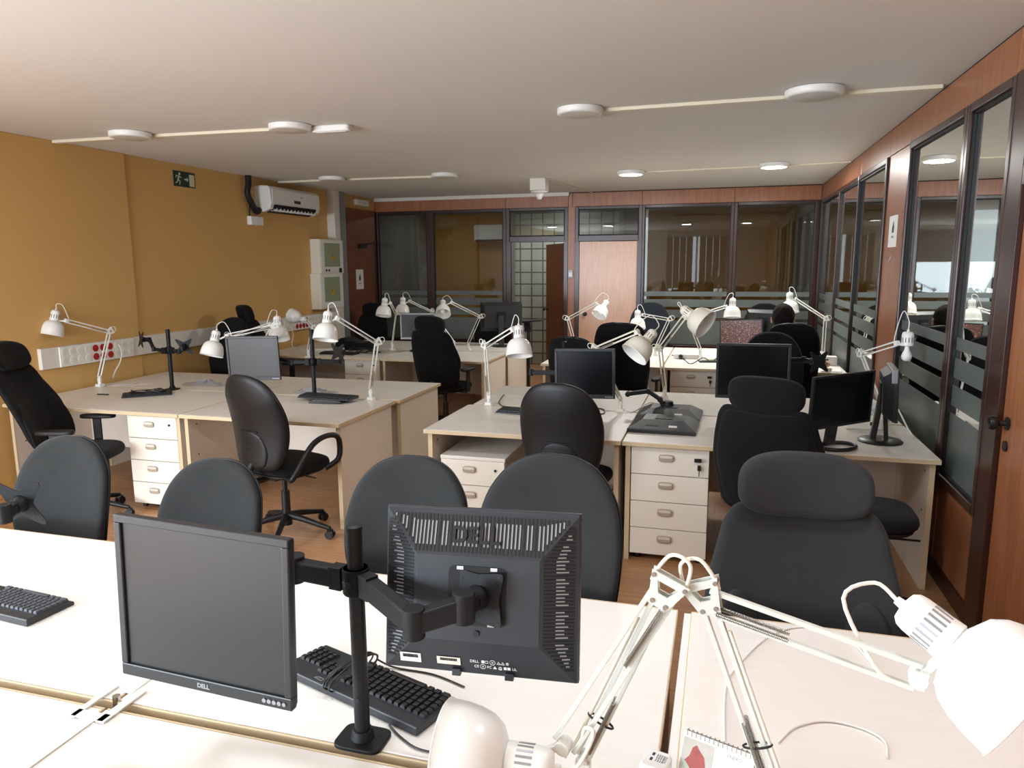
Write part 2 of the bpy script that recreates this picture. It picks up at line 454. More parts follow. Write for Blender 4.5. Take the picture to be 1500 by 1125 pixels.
def window(n, o, u, wd, ht, nrm, fr=(0.045, 0.045, 0.045, 0.045), depth=0.07, bands=(), fmat='mahog', pane='glass'):
    """glazed panel: o = lower corner, u = direction along the wall, fr = frame widths start,end,bottom,top"""
    o, u, nrm = V(o), V(u), V(nrm); z = V((0, 0, 1)); b = MB(); h = nrm * (-depth / 2)
    a0, a1, z0, z1 = fr

    def slab(x0, x1, y0, y1):
        b.prism([(x0, y0), (x1, y0), (x1, y1), (x0, y1)], o + h, u, z, nrm * depth)
    slab(0, a0, 0, ht); slab(wd - a1, wd, 0, ht); slab(a0, wd - a1, 0, z0); slab(a0, wd - a1, ht - z1, ht)
    f = struct(b.build('window_%d' % n, fmat, smooth=0, bevel=0.006))
    g = MB().prism([(a0, z0), (wd - a1, z0), (wd - a1, ht - z1), (a0, ht - z1)], o - nrm * 0.003, u, z, nrm * 0.006)
    p = g.build('pane', pane, f, smooth=0)
    # glazing bead
    bd = MB(); t = 0.012
    for x0, x1, y0, y1 in ((a0, a0 + t, z0, ht - z1), (wd - a1 - t, wd - a1, z0, ht - z1), (a0, wd - a1, z0, z0 + t), (a0, wd - a1, ht - z1 - t, ht - z1)):
        bd.prism([(x0, y0), (x1, y0), (x1, y1), (x0, y1)], o + nrm * 0.004, u, z, nrm * 0.016)
    bd.build('glazing_bead', 'dark', f, smooth=0)
    for y0, y1 in bands:
        c = MB().prism([(a0, y0 - o.z), (wd - a1, y0 - o.z), (wd - a1, y1 - o.z), (a0, y1 - o.z)], o + nrm * 0.0036, u, z, nrm * 0.001)
        c.build('frosted_band', 'frost', f, smooth=0)
    return f


BANDS = ((1.285, 1.35), (1.135, 1.24), (0.985, 1.095), (0.60, 0.945))
NX, NY = V((-1, 0, 0)), V((0, -1, 0))
# --- right partition (plane x = XR), from the far corner towards the camera
Y = V((0, 1, 0)); X = V((1, 0, 0))
xr = XR + 0.02
seg = [(8.885, 10.42, (0.012, 0.06, 0.05, 0.045)), (7.667, 8.885, (0.012, 0.012, 0.05, 0.045)), (6.40, 7.667, (0.04, 0.012, 0.05, 0.045)),
       (4.43, 5.69, (0.05, 0.045, 0.05, 0.045)), (3.76, 4.43, (0.05, 0.05, 0.05, 0.045))]
n = 1
for y0, y1, fr in seg:
    window(n, (xr, y0, 0.55), Y, y1 - y0, 2.54 - 0.55, NX, fr, bands=BANDS); n += 1
tn = 2


def panel(x0, x1, y0, y1, z0, z1, m, name=None, bev=0.003):
    global tn
    nm = name or 'trim_%d' % tn
    if not name: tn += 1
    return struct(MB().box(((x0 + x1) / 2, (y0 + y1) / 2, (z0 + z1) / 2), (x1 - x0, y1 - y0, z1 - z0)).build(nm, m, smooth=0, bevel=bev))


ys = [YF, -1.0, 0.3, 1.6, 2.6, 3.81, 4.465, 5.73, 6.405, 7.667, 8.885, YB]
for a, b in zip(ys[:-1], ys[1:]): panel(XR + 0.005, XR + 0.035, a + 0.002, b - 0.002, 2.545, HC - 0.012, 'wood')
panel(XR + 0.012, XR + 0.05, YF, YB, HC - 0.014, HC, 'dark')
panel(XR + 0.004, XR + 0.036, 5.70, 6.395, 0.10, 2.54, 'wood')                    # pillar with the notice
for a, b in ((8.885, 10.42), (7.667, 8.885), (6.40, 7.667), (4.43, 5.69), (3.78, 4.43)): panel(XR + 0.008, XR + 0.034, a + 0.004, b - 0.004, 0.10, 0.55, 'wood')
panel(XR - 0.002, XR + 0.04, 3.72, 10.5, 0, 0.10, 'mahog', 'baseboard_right')
panel(XR - 0.012, XR + 0.05, 3.60, 3.78, 0, 2.545, 'mahog')                      # door jamb
panel(XR - 0.012, XR + 0.05, 2.52, 2.64, 0, 2.545, 'mahog')
panel(XR - 0.012, XR + 0.05, 2.64, 3.60, 2.06, 2.14, 'mahog')
panel(XR + 0.006, XR + 0.034, 2.64, 3.60, 2.14, 2.545, 'woodpale')
panel(XR + 0.006, XR + 0.036, YF, 2.52, 0, 2.545, 'wood', 'wall_right')
d = struct(MB().box((XR + 0.03, 3.12, 1.03), (0.04, 0.95, 2.06)).build('door_1', 'wood', smooth=0, bevel=0.003))
kb = at(1472, 620, x=XR - 0.03)
MB().lathe([(0.028, 0), (0.03, 0.006), (0.012, 0.012), (0.011, 0.035), (0.026, 0.045), (0.031, 0.06), (0.026, 0.074), (0.0, 0.08)], (XR + 0.01, 3.53, 1.06), (-1, 0, 0), 24).build('knob', 'black', d, smooth=50)
MB().lathe([(0.024, 0), (0.024, 0.008), (0.0, 0.009)], (XR + 0.01, 3.53, 0.96), (-1, 0, 0), 20).build('lock', 'black', d)
# --- back partition (plane y = YB)
yb = YB + 0.02
xs = [XL, -4.35, -3.128, -2.19, -2.13, -1.14, 0.094, XR]
for i, (a, b) in enumerate(zip(xs[:-1], xs[1:])): panel(a + 0.002, b - 0.002, YB + 0.004, YB + 0.034, 2.55, HC - 0.012, 'wood')
panel(XL, XR, YB + 0.012, YB + 0.05, HC - 0.013, HC, 'dark')
panel(XL + 0.02, -2.17, YB - 0.05, YB + 0.004, HC - 0.05, HC, 'trunk')         # white raceway along the top of the left half
panel(-2.193, -2.087, YB + 0.004, YB + 0.036, 0, 2.55, 'wood')
window(6, (XL, yb, 0.55), X, 0.92, 2.0, NY, (0.06, 0.055, 0.05, 0.045), bands=BANDS)
window(7, (XL + 0.92, yb, 0.55), X, 1.21, 2.0, NY, (0.06, 0.05, 0.05, 0.045), bands=BANDS)
window(8, (-3.12, yb, 2.06), X, 0.93, 0.49, NY, (0.055, 0.05, 0.085, 0.045))
window(9, (-2.087, yb, 2.06), X, 0.955, 0.49, NY, (0.05, 0.05, 0.085, 0.045))
window(10, (-1.132, yb, 0.55), X, 1.23, 2.0, NY, (0.035, 0.045, 0.05, 0.045), bands=BANDS)
window(11, (0.098, yb, 0.55), X, 1.087, 2.0, NY, (0.045, 0.07, 0.05, 0.045), bands=BANDS)
for a, b in ((XL, -4.35), (-4.35, -3.12), (-1.132, 0.098), (0.098, XR)): panel(a + 0.004, b - 0.004, YB + 0.008, YB + 0.034, 0.08, 0.55, 'wood')
panel(XL, -3.12, YB - 0.004, YB + 0.04, 0, 0.08, 'mahog', 'baseboard_back')
panel(-1.13, XR, YB - 0.004, YB + 0.04, 0, 0.08, 'mahog')
for x0, x1 in ((-3.12, -3.05), (-2.25, -2.19), (-2.087, -2.025), (-1.195, -1.132)): panel(x0, x1, YB - 0.012, YB + 0.05, 0, 2.08, 'mahog')
d = struct(MB().box((-1.61, YB + 0.03, 1.03), (0.83, 0.036, 2.05)).build('door_2', 'woodpale', smooth=0, bevel=0.003))
MB().lathe([(0.026, 0), (0.028, 0.006), (0.01, 0.012), (0.01, 0.035), (0.028, 0.05), (0.02, 0.07), (0, 0.074)], (-1.93, YB + 0.01, 1.02), (0, -1, 0), 20).build('knob', 'black', d, smooth=50)
# open door leaf swung into the room behind
hx, hy = -2.255, YB + 0.06
q = Matrix.Rotation(R(121), 3, 'Z')
d = MB()
d.box(V((hx, hy, 1.02)) + q @ V((0.41, 0, 0)), (0.82, 0.036, 2.04), q)
d = struct(d.build('door_3', 'wooddoor', smooth=0, bevel=0.003))
kp = V((hx, hy, 1.04)) + q @ V((0.76, 0.018, 0))
MB().lathe([(0.026, 0), (0.028, 0.006), (0.01, 0.012), (0.01, 0.035), (0.028, 0.05), (0.02, 0.07), (0, 0.074)], kp, q @ V((0, 1, 0)), 20).build('knob', 'black', d, smooth=50)

# --- rooms beyond the partitions
struct(MB().box(((at(752, 400, y=12.35).x - 1.4) / 2, 12.4, HC / 2), (-1.4 - at(752, 400, y=12.35).x, 0.1, HC)).build('wall_hall', 'block', smooth=0))
struct(MB().box((-4.3, 13.1, HC / 2), (2.1, 0.1, HC)).build('wall_hall_left', 'yellowroom', smooth=0))
struct(MB().box((at(752, 400, y=12.35).x + 0.0, 12.72, HC / 2), (0.06, 0.8, HC)).build('wall_hall_jog', 'greyroom', smooth=0))
struct(MB().box((-1.43, 11.5, HC / 2), (0.06, 1.8, HC)).build('wall_hall_right', 'greyroom', smooth=0))
struct(MB().box((XL - 0.1, 12.2, HC / 2), (0.2, 3.3, HC)).build('wall_beyond_left', 'greyroom', smooth=0))
struct(MB().box((0.9, 14.6, HC / 2), (4.7, 0.1, HC)).build('wall_beyond_back', 'yellowroom', smooth=0))
struct(MB().box((1.24, 12.6, HC / 2), (0.08, 4.0, HC)).build('wall_beyond_divider', 'greyroom', smooth=0)).location.y = 0
# corridor behind the right partition: far wall with daylight windows
cw = MB(); z0, z1 = 1.22, 1.80
cw.box((XO + 0.1, 6, z0 / 2), (0.2, 18, z0)); cw.box((XO + 0.1, 6, (z1 + HC) / 2), (0.2, 18, HC - z1))
for a, b in ((-3, 15),): cw.box((XO + 0.1, (a + b) / 2, (z0 + z1) / 2), (0.2, b - a, z1 - z0))
struct(cw.build('wall_corridor', 'greyroom', smooth=0))
struct(MB().box((XO - 0.02, 9.45, HC / 2), (0.05, 0.5, HC)).build('trim_%d' % tn, 'yellowroom', smooth=0)); tn += 1
struct(MB().box((2.2, -1.5, HC / 2), (2.0, 0.1, HC)).build('wall_corridor_end', 'greyroom', smooth=0))
# panes of the front windows with dim blinds half-way down
for k, (a, b) in enumerate(WIN):
    f = MB()
    for x in (a + 0.03, (a + b) / 2, b - 0.03): f.box((x, YF - 0.05, (ZB + ZT) / 2), (0.06, 0.06, ZT - ZB))
    f.box(((a + b) / 2, YF - 0.05, ZB + 0.03), (b - a, 0.06, 0.06)); f.box(((a + b) / 2, YF - 0.05, ZT - 0.03), (b - a, 0.06, 0.06))
    f = struct(f.build('window_%d' % (14 + k), 'whitep', smooth=0, bevel=0.004))

a, b = WIN[1]
bl = MB()
for i in range(9):
    x = a + 0.08 + i * 0.2
    if i == 4: continue
    bl.box((x, YF + 0.03, 1.75), (0.19, 0.004, 1.6))
struct(bl.build('window_16', 'blind', smooth=0))
struct(MB().box(((WIN[0][0] + WIN[0][1]) / 2, YF + 0.03, 2.17), (2.6, 0.01, 0.9)).build('window_18', 'blind', smooth=0))
f = struct(MB().box((XL - 0.05, -2.17, 1.68), (0.06, 0.06, 1.75)).box((XL - 0.05, -0.65, 1.68), (0.06, 0.06, 1.75)).box((XL - 0.05, 0.87, 1.68), (0.06, 0.06, 1.75)).build('window_17', 'whitep', smooth=0))  # bars of an unseen window added to bring light from the left

# ------------------------------------------------------------------ ceiling fittings
FRONT_LIT, BACK_LIT = 11, 34


def disc(cx, cy, label, lit=False, r=0.15, group='round ceiling lights'):
    t = thing('ceiling_light', label, 'ceiling light', (cx, cy, HC), 0)
    MB().lathe([(r - 0.012, 0), (r, -0.004), (r + 0.001, -0.032), (r - 0.006, -0.042), (r - 0.014, -0.044)], n=48).build('rim', 'whitep', t, smooth=50)
    MB().lathe([(r - 0.013, -0.040), (r - 0.03, -0.0455), (0, -0.047)], n=48, close=False).build('diffuser', 'litlamp' if lit else 'offlamp', t, smooth=60)
    if lit:
        l = bpy.data.lights.new('ceiling_lamp', 'AREA'); l.shape = 'DISK'; l.size = 0.24; l.energy = lit; l.color = (1.0, 0.985, 0.95) if cy > 3 else (0.87, 0.965, 1.08)
        o = bpy.data.objects.new('ceiling_lamp', l); C.objects.link(o); o.location = (cx, cy, HC - 0.05)
    return t


# ceiling lights of the row above the viewer, outside the picture
for x, lab in ((-4.45, 'glowing round ceiling light above the left end of the nearest desks'), (-2.95, 'glowing round ceiling light above the front left desk'),
               (-0.97, 'glowing round ceiling light above the foreground monitors'), (0.48, 'glowing round ceiling light above the front right desk')):
    disc(x, 1.75, lab, FRONT_LIT)
for px, py, lab, lit in ((191, 198, 'unlit round ceiling light nearest the left wall, on the near left raceway', 0),
                         (425, 187, 'unlit round ceiling light beside the emergency light on the near left raceway', 0),
                         (486, 262, 'unlit round ceiling light above the air conditioner on the far left raceway', 0),
                         (651, 257, 'unlit round ceiling light at the free end of the far left raceway', 0),
                         (850, 163, 'unlit round ceiling light at the left end of the near right raceway', 0),
                         (1193, 136, 'unlit large round ceiling light on the near right raceway close to the wooden fascia', 0),
                         (924, 253, 'glowing round ceiling light, the left of the two that are lit', BACK_LIT),
                         (1134, 242, 'glowing round ceiling light, the right of the two that are lit', BACK_LIT)):
    p = at(px, py, z=HC - 0.02); disc(p.x, p.y, lab, lit, 0.165 if px == 1193 else 0.15)


def raceway(pts, label, w=0.055, h=0.022):
    b = MB()
    for a, c in zip(pts[:-1], pts[1:]): b.bar(V((a[0], a[1], HC - h / 2)), V((c[0], c[1], HC - h / 2)), w, h)
    return tag(b.build('cable_raceway', 'raceway', smooth=0, bevel=0.003), label, 'cable raceway')


P = lambda px, py: at(px, py, z=HC)[:2]
raceway([(XL + 0.03, 4.86), (at(191, 198, z=HC).x - 0.15, 4.87)], 'short ivory ceiling raceway between the left wall and the first round light')
raceway([(at(191, 198, z=HC).x + 0.15, 4.88), (at(425, 187, z=HC).x - 0.15, 4.93)], 'long ivory ceiling raceway between the two near left round lights')
raceway([(XL + 0.03, 7.98), (at(486, 262, z=HC).x - 0.15, 7.98)], 'short ivory ceiling raceway above the air conditioner')
raceway([(at(486, 262, z=HC).x + 0.15, 7.99), (at(651, 257, z=HC).x - 0.15, 8.06)], 'ivory ceiling raceway between the two far left round lights')
raceway([(at(850, 163, z=HC).x + 0.15, 5.0), (at(1193, 136, z=HC).x - 0.165, 4.97)], 'long ivory ceiling raceway between the two near right round lights')
raceway([(at(1193, 136, z=HC).x + 0.165, 4.96), (XR - 0.02, 4.95)], 'ivory ceiling raceway from the large round light to the wooden fascia', 0.065)
raceway([(at(924, 253, z=HC).x + 0.15, 8.46), (at(1134, 242, z=HC).x - 0.15, 8.38)], 'thin ceiling raceway between the two lit round lights', 0.04, 0.014)
raceway([(at(1134, 242, z=HC).x + 0.15, 8.37), (XR, 8.3)], 'thin ceiling raceway from the right lit light to the wooden fascia', 0.04, 0.014)
t = thing('emergency_light', 'small oblong emergency light at the end of the near left ceiling raceway', 'emergency light', (-2.79, 4.98, HC))
MB().prism(superell(0.15, 0.05, 5, 32), (0, 0, -0.045), (1, 0, 0), (0, 1, 0), (0, 0, 0.045)).build('housing', 'whitep', t, bevel=0.008)
MB().prism(superell(0.12, 0.03, 5, 32), (0, 0, -0.05), (1, 0, 0), (0, 1, 0), (0, 0, 0.006)).build('diffuser', 'offlamp', t)
p = at(790, 262, z=HC)
t = thing('smoke_detector', 'white ceiling box with a cone shaped sensor below it, near the back partition', 'smoke detector', (p.x, p.y, HC))
MB().box((0, 0, -0.07), (0.19, 0.19, 0.14)).build('box', 'trunk', t, smooth=0, bevel=0.006)
MB().lathe([(0.105, -0.145), (0.105, -0.155), (0.05, -0.18), (0.03, -0.235), (0.022, -0.24)], n=24).build('sensor', 'whitep', t)
MB().bar((0.1, 0, -0.008), (0.32, 1.75, -0.008), 0.03, 0.014).build('conduit', 'trunk', t, smooth=0)

# ------------------------------------------------------------------ things on the left wall
W = lambda px, py, dx=0: at(px, py, x=XL + dx)
# exit sign
a, b = W(252.8, 250), W(285.9, 275.3)
yc, zc, sw, sh = (a.y + b.y) / 2, (a.z + b.z) / 2, abs(b.y - a.y), 0.15
t = thing('exit_sign', 'dark green running man exit sign with an arrow on the ochre wall', 'exit sign', (XL + 0.001, yc, zc), 0)
U, Z = V((0, 1, 0)), V((0, 0, 1)); N = V((1, 0, 0))


def flat(name, pts, m, par, off, th=0.0012, u=U, v=Z, nn=N): return MB().prism(pts, nn * off, u, v, nn * th).build(name, m, par, smooth=0)


rect = lambda cx, cz, w, h: [(cx - w / 2, cz - h / 2), (cx + w / 2, cz - h / 2), (cx + w / 2, cz + h / 2), (cx - w / 2, cz + h / 2)]
flat('plate', rect(0, 0, sw, sh), 'green', t, 0, 0.004)
flat('doorway_symbol', rect(sw * 0.34, -0.005, sw * 0.24, sh * 0.78), 'signpale', t, 0.004)
ar = MB(); ar.prism(rect(sw * 0.06, 0, sw * 0.14, 0.014), N * 0.004, U, Z, N * 0.001).prism([(sw * 0.1, -0.022), (sw * 0.19, 0), (sw * 0.1, 0.022)], N * 0.004, U, Z, N * 0.001)
ar.build('arrow_symbol', 'signpale', t, smooth=0)
mn = MB(); c0 = -sw * 0.28
mn.prism(superell(0.013, 0.013, 2, 16, c0 + 0.018, 0.048), N * 0.004, U, Z, N * 0.001)
for (x0, y0), (x1, y1), wd in (((0.01, 0.03), (-0.008, -0.012), 0.02), ((0.008, 0.026), (0.04, 0.012), 0.009), ((0.006, 0.026), (-0.028, 0.03), 0.009), ((-0.028, 0.03), (-0.036, 0.008), 0.008),
                               ((-0.006, -0.01), (0.022, -0.026), 0.012), ((0.022, -0.026), (0.012, -0.056), 0.010), ((-0.01, -0.01), (-0.02, -0.036), 0.012), ((-0.02, -0.036), (-0.046, -0.042), 0.009)):
    mn.bar(N * 0.0045 + U * (c0 + x0) + Z * y0, N * 0.0045 + U * (c0 + x1) + Z * y1, 0.001, wd, Z) if 0 else mn.prism(
        (lambda d, nn: [(c0 + x0 + nn[0], y0 + nn[1]), (c0 + x1 + nn[0], y1 + nn[1]), (c0 + x1 - nn[0], y1 - nn[1]), (c0 + x0 - nn[0], y0 - nn[1])])(0, (lambda L: (-(y1 - y0) / L * wd / 2, (x1 - x0) / L * wd / 2))(math.hypot(x1 - x0, y1 - y0))),
        N * 0.004, U, Z, N * 0.001)
mn.build('running_man_symbol', 'signpale', t, smooth=0)
# air conditioner
a = W(396, 269, 0.22); e = W(468, 284, 0.22)
y0, y1 = a.y, e.y; zt, zb = 2.66, 2.36
t = thing('air_conditioner', 'white split air conditioner mounted high on the ochre wall', 'air conditioner', (XL, (y0 + y1) / 2, zb))
hw = (y1 - y0) / 2; hh = zt - zb
prof = [(0, 0.02), (0.0, hh - 0.01), (0.06, hh), (0.17, hh - 0.005), (0.205, hh - 0.03), (0.215, 0.10), (0.19, 0.035), (0.10, 0.0)]
MB().prism(prof, (0, -hw, 0), (1, 0, 0), (0, 0, 1), (0, 2 * hw, 0)).build('housing', 'whitep', t, smooth=30, bevel=0.008)
MB().prism([(0.216, 0.105), (0.2155, hh - 0.04), (0.224, hh - 0.04), (0.226, 0.105)], (0, -hw + 0.02, 0), (1, 0, 0), (0, 0, 1), (0, 2 * hw - 0.04, 0)).build('front_cover', 'whitep', t, smooth=30, bevel=0.003)
MB().prism([(0.217, 0.085), (0.1955, 0.035), (0.11, 0.0), (0.11, -0.004), (0.199, 0.031), (0.221, 0.084)], (0, -hw + 0.06, 0), (1, 0, 0), (0, 0, 1), (0, 2 * hw - 0.16, 0)).build('outlet', 'dark', t, smooth=0)
lv = MB()
for i in range(2): lv.bar((0.2 - 0.04 * i, -hw + 0.07, 0.028 - 0.012 * i), (0.2 - 0.04 * i, hw - 0.11, 0.028 - 0.012 * i), 0.03, 0.005)
for i in range(12): lv.box((0.19, -hw + 0.12 + i * (2 * hw - 0.24) / 11, 0.03), (0.05, 0.006, 0.03))
lv.build('louvre', 'whitep', t, smooth=0)
flat('display', rect(0, 0.14, 0.14, 0.035), 'bezel', t, 0.2245, 0.002)
flat('badge', rect(0.1, 0.2, 0.05, 0.012), 'steel', t, 0.224, 0.002)
# black insulated pipes and the junction box
p0, p1, p2 = W(363, 254, 0.05), W(363, 285, 0.06), W(375, 309, 0.06)
t = tag(MB().tube([V((XL + 0.05, p0.y, HC)), p0, (p0 + p1) / 2 + V((0.01, 0, 0)), p1, p2, p2 + V((0, 0.06, 0.02))], 0.035, 10, smooth=6).build('insulated_pipe', 'dark'), 'bundle of black insulated pipes beside the air conditioner', 'pipe')
MB().tube([V((XL + 0.03, p2.y - 0.06, 2.5)), V((XL + 0.03, p2.y - 0.08, 2.33)), V((XL + 0.03, p2.y - 0.08, 2.28))], 0.008, 6).build('cable', 'black', t)
a, b = W(361.3, 317.3), W(380, 330)
tag(MB().box((XL + 0.03, (a.y + b.y) / 2, (a.z + b.z) / 2), (0.06, b.y - a.y, 0.10)).build('junction_box', 'whitep', smooth=0, bevel=0.008), 'small white junction box under the air conditioner pipes', 'junction box')
# white column duct
a, b = W(476, 276), W(497, 277)
t = thing('wall_duct', 'tall white and grey cable duct running up the wall above the switch cabinets', 'duct', (XL, (a.y + b.y) / 2, 0))
MB().box((0.06, -0.11, 1.375), (0.12, 0.14, 2.75)).build('duct_body', 'trunk', t, smooth=0, bevel=0.004)
MB().box((0.05, 0.06, 1.375), (0.10, 0.2, 2.75)).build('duct_body', 'silver', t, smooth=0, bevel=0.004)
# electric cabinets
for (x0, yy0, x1, yy1), lab in (((469.3, 350, 500, 400), 'upper white electric cabinet with a yellow warning triangle and two black switches'), ((470.7, 400.5, 499.5, 450), 'lower white electric cabinet with a yellow warning triangle')):
    a, b = W(x0, yy0, 0.14), W(x1, yy1, 0.14)
    wd, ht = 0.62, a.z - b.z
    yc = (a.y + b.y) / 2 + 0.02
    t = thing('electric_cabinet', lab, 'electric cabinet', (XL, yc, (a.z + b.z) / 2), 0)
    MB().box((0.07, 0, 0), (0.14, wd, ht)).build('body', 'cream', t, smooth=0, bevel=0.006)
    d = MB().box((0.1425, 0, 0), (0.006, wd - 0.04, ht - 0.03)).build('door', 'whitep', t, smooth=0, bevel=0.003)
    flat('door_window', rect(0, 0.02, wd * 0.66, ht * 0.70), 'cabdoor', d, 0.146, 0.002)
    flat('warning_triangle', [(-0.055, -0.05), (0.055, -0.05), (0, 0.055)], 'warn', d, 0.149, 0.001)
    flat('lightning_symbol', [(-0.012, -0.02), (0.006, 0.0), (-0.004, 0.0), (0.008, 0.03), (-0.012, 0.004), (0, 0.004)], 'dark', d, 0.1505, 0.0008)
    if 'switches' in lab:
        for yy in (-0.17, -0.1): MB().cyl((0.145, yy, -ht * 0.41), (0.152, yy, -ht * 0.41), 0.016, n=16).build('switch', 'black', d)
        MB().box((0.15, 0.2, -ht * 0.41), (0.01, 0.06, 0.06)).build('latch', 'black', d, smooth=0)
# door on the left wall next to the back partition
a, b = W(499.2, 303), W(546.7, 303)
ya, ybk = a.y, 10.5
panel(XL - 0.01, XL + 0.03, ya, ybk, 2.10, 2.56, 'wooddoor')
panel(XL - 0.01, XL + 0.04, ya, ya + 0.07, 0, 2.12, 'mahog'); panel(XL - 0.01, XL + 0.04, ybk - 0.07, ybk, 0, 2.12, 'mahog')
d = struct(MB().box((XL + 0.012, (ya + ybk) / 2, 1.05), (0.03, ybk - ya - 0.14, 2.1)).build('door_4', 'wooddoor', smooth=0, bevel=0.003))
c = MB(); yy = (ya + ybk) / 2
c.box((XL + 0.06, yy, 2.02), (0.05, 0.2, 0.06)); c.bar((XL + 0.08, yy, 2.05), (XL + 0.12, yy + 0.18, 2.06), 0.02, 0.012); c.bar((XL + 0.12, yy + 0.18, 2.06), (XL + 0.04, yy + 0.34, 2.08), 0.02, 0.012)
c.build('door_closer', 'black', d, smooth=0)
a, b = W(517.3, 398.7), W(531.5, 419.5)
t = thing('notice', 'white paper notice with a black emblem taped on the brown door', 'notice', (XL + 0.03, (a.y + b.y) / 2, (a.z + b.z) / 2))
flat('sheet', rect(0, 0, 0.23, 0.29), 'paper', t, 0, 0.001)
flat('emblem', [(-0.02, -0.02), (0.02, -0.02), (0.028, 0.03), (0.0, 0.09), (-0.012, 0.05), (-0.025, 0.02)], 'dark', t, 0.001, 0.0006)
flat('caption', rect(0, -0.06, 0.08, 0.015), 'silver', t, 0.001, 0.0006)
a, b = W(517.3, 291.5), W(536, 303)
t = thing('emergency_light', 'small white emergency light box on the ochre wall above the brown door', 'emergency light', (XL, (a.y + b.y) / 2, (a.z + b.z) / 2))
MB().box((0.025, 0, 0), (0.05, b.y - a.y, 0.085)).build('housing', 'whitep', t, smooth=0, bevel=0.006)
flat('diffuser', rect(0, 0, (b.y - a.y) * 0.7, 0.05), 'cream', t, 0.05, 0.003)
# socket trunking along the left wall
t = thing('socket_trunking', 'long white trunking with sockets running along the ochre wall above the desks', 'trunking', (XL, 0, 0))
zc = 1.02
MB().box((0.03, (4.5 + 9.3) / 2, zc), (0.06, 9.3 - 4.5, 0.17)).build('channel', 'trunk', t, smooth=0, bevel=0.005)


def socket_block(y0, y1, reds, par):
    MB().box((0.065, (y0 + y1) / 2, zc), (0.014, y1 - y0, 0.165)).build('faceplate', 'whitep', par, smooth=0, bevel=0.003)
    k = int((y1 - y0) / 0.075)
    for i in range(k):
        for j in (-1, 1):
            yy = y0 + 0.04 + i * (y1 - y0 - 0.08) / (k - 1); red = i in reds
            q = MB(); q.cyl((0.070, yy, zc + j * 0.036), (0.076, yy, zc + j * 0.036), 0.030, n=18)
            sk = q.build('socket', 'socketred' if red else 'cream', par)
            if red: sk['label'] = 'red socket'
            if not red and i in (2, 3): continue
            MB().mi(0).cyl((0.0755, yy, zc + j * 0.036), (0.0768, yy, zc + j * 0.036), 0.019, n=14).cyl((0.0768, yy - 0.009, zc + j * 0.036), (0.0772, yy - 0.009, zc + j * 0.036), 0.003, n=6).cyl(
                (0.0768, yy + 0.009, zc + j * 0.036), (0.0772, yy + 0.009, zc + j * 0.036), 0.003, n=6).build('recess', 'dark' if red and j < 0 and 0 else ('socketred' if red else 'trunk'), sk)


a, b = W(78, 520), W(187, 505)
socket_block(a.y, b.y, (4, 5, 6), t)
a, b = W(410, 480), W(463, 470)
socket_block(a.y, b.y, (3, 4, 5, 6), t)
tag(MB().tube([W(174, 505, 0.08), W(178, 515, 0.12), W(176, 530, 0.12), W(168, 545, 0.1), W(166, 553, 0.06)], 0.006, 6, smooth=5).build('power_cable', 'whitep'), 'white power cable hanging from the wall sockets to the near left desk', 'cable')

# notice and hook on the right pillar
a, b = at(1302, 318, x=XR), at(1313, 361, x=XR)
t = thing('notice', 'white paper notice with a black emblem on the wooden pillar of the right partition', 'notice', (XR + 0.003, (a.y + b.y) / 2, (a.z + b.z) / 2))
MN = V((-1, 0, 0)); MU = V((0, -1, 0))
flat('sheet', rect(0, 0, 0.28, 0.23), 'paper', t, 0, 0.001, MU, Z, MN)
flat('emblem', [(-0.03, -0.01), (0.03, -0.01), (0.035, 0.03), (0.01, 0.08), (-0.012, 0.05), (-0.03, 0.02)], 'dark', t, 0.001, 0.0006, MU, Z, MN)
flat('caption', rect(0, -0.04, 0.08, 0.015), 'silver', t, 0.001, 0.0006, MU, Z, MN)
p = at(1304, 381, x=XR)
tag(MB().tube([p + V((0, 0, 0.03)), p + V((-0.004, 0, 0)), p + V((-0.02, 0, -0.015)), p + V((-0.03, 0, 0.005))], 0.004, 6, smooth=4).build('wall_hook', 'chrome'), 'small metal hook on the wooden pillar below the notice', 'hook')
p = at(836, 401, y=YB)
t = thing('door_keypad', 'small grey and white door keypad on the wooden post between the two back doors', 'keypad', (p.x, YB + 0.002, p.z))
MB().box((0, -0.012, 0), (0.075, 0.024, 0.12)).build('housing', 'silver', t, smooth=0, bevel=0.005)
MB().box((0, -0.0255, -0.01), (0.05, 0.003, 0.06)).build('keys', 'whitep', t, smooth=0)
# unit on the yellow wall of the room beyond
t = thing('air_conditioner', 'white air conditioner seen through the glass on the yellow wall of the far room', 'air conditioner', (-3.95, 13.0, 2.15))
MB().box((0, -0.11, 0.15), (0.9, 0.22, 0.3)).build('housing', 'whitep', t, smooth=0, bevel=0.03)
MB().box((0, -0.2, 0.02), (0.8, 0.06, 0.03)).build('outlet', 'dark', t, smooth=0)

# ------------------------------------------------------------------ desks
DZ = 0.73


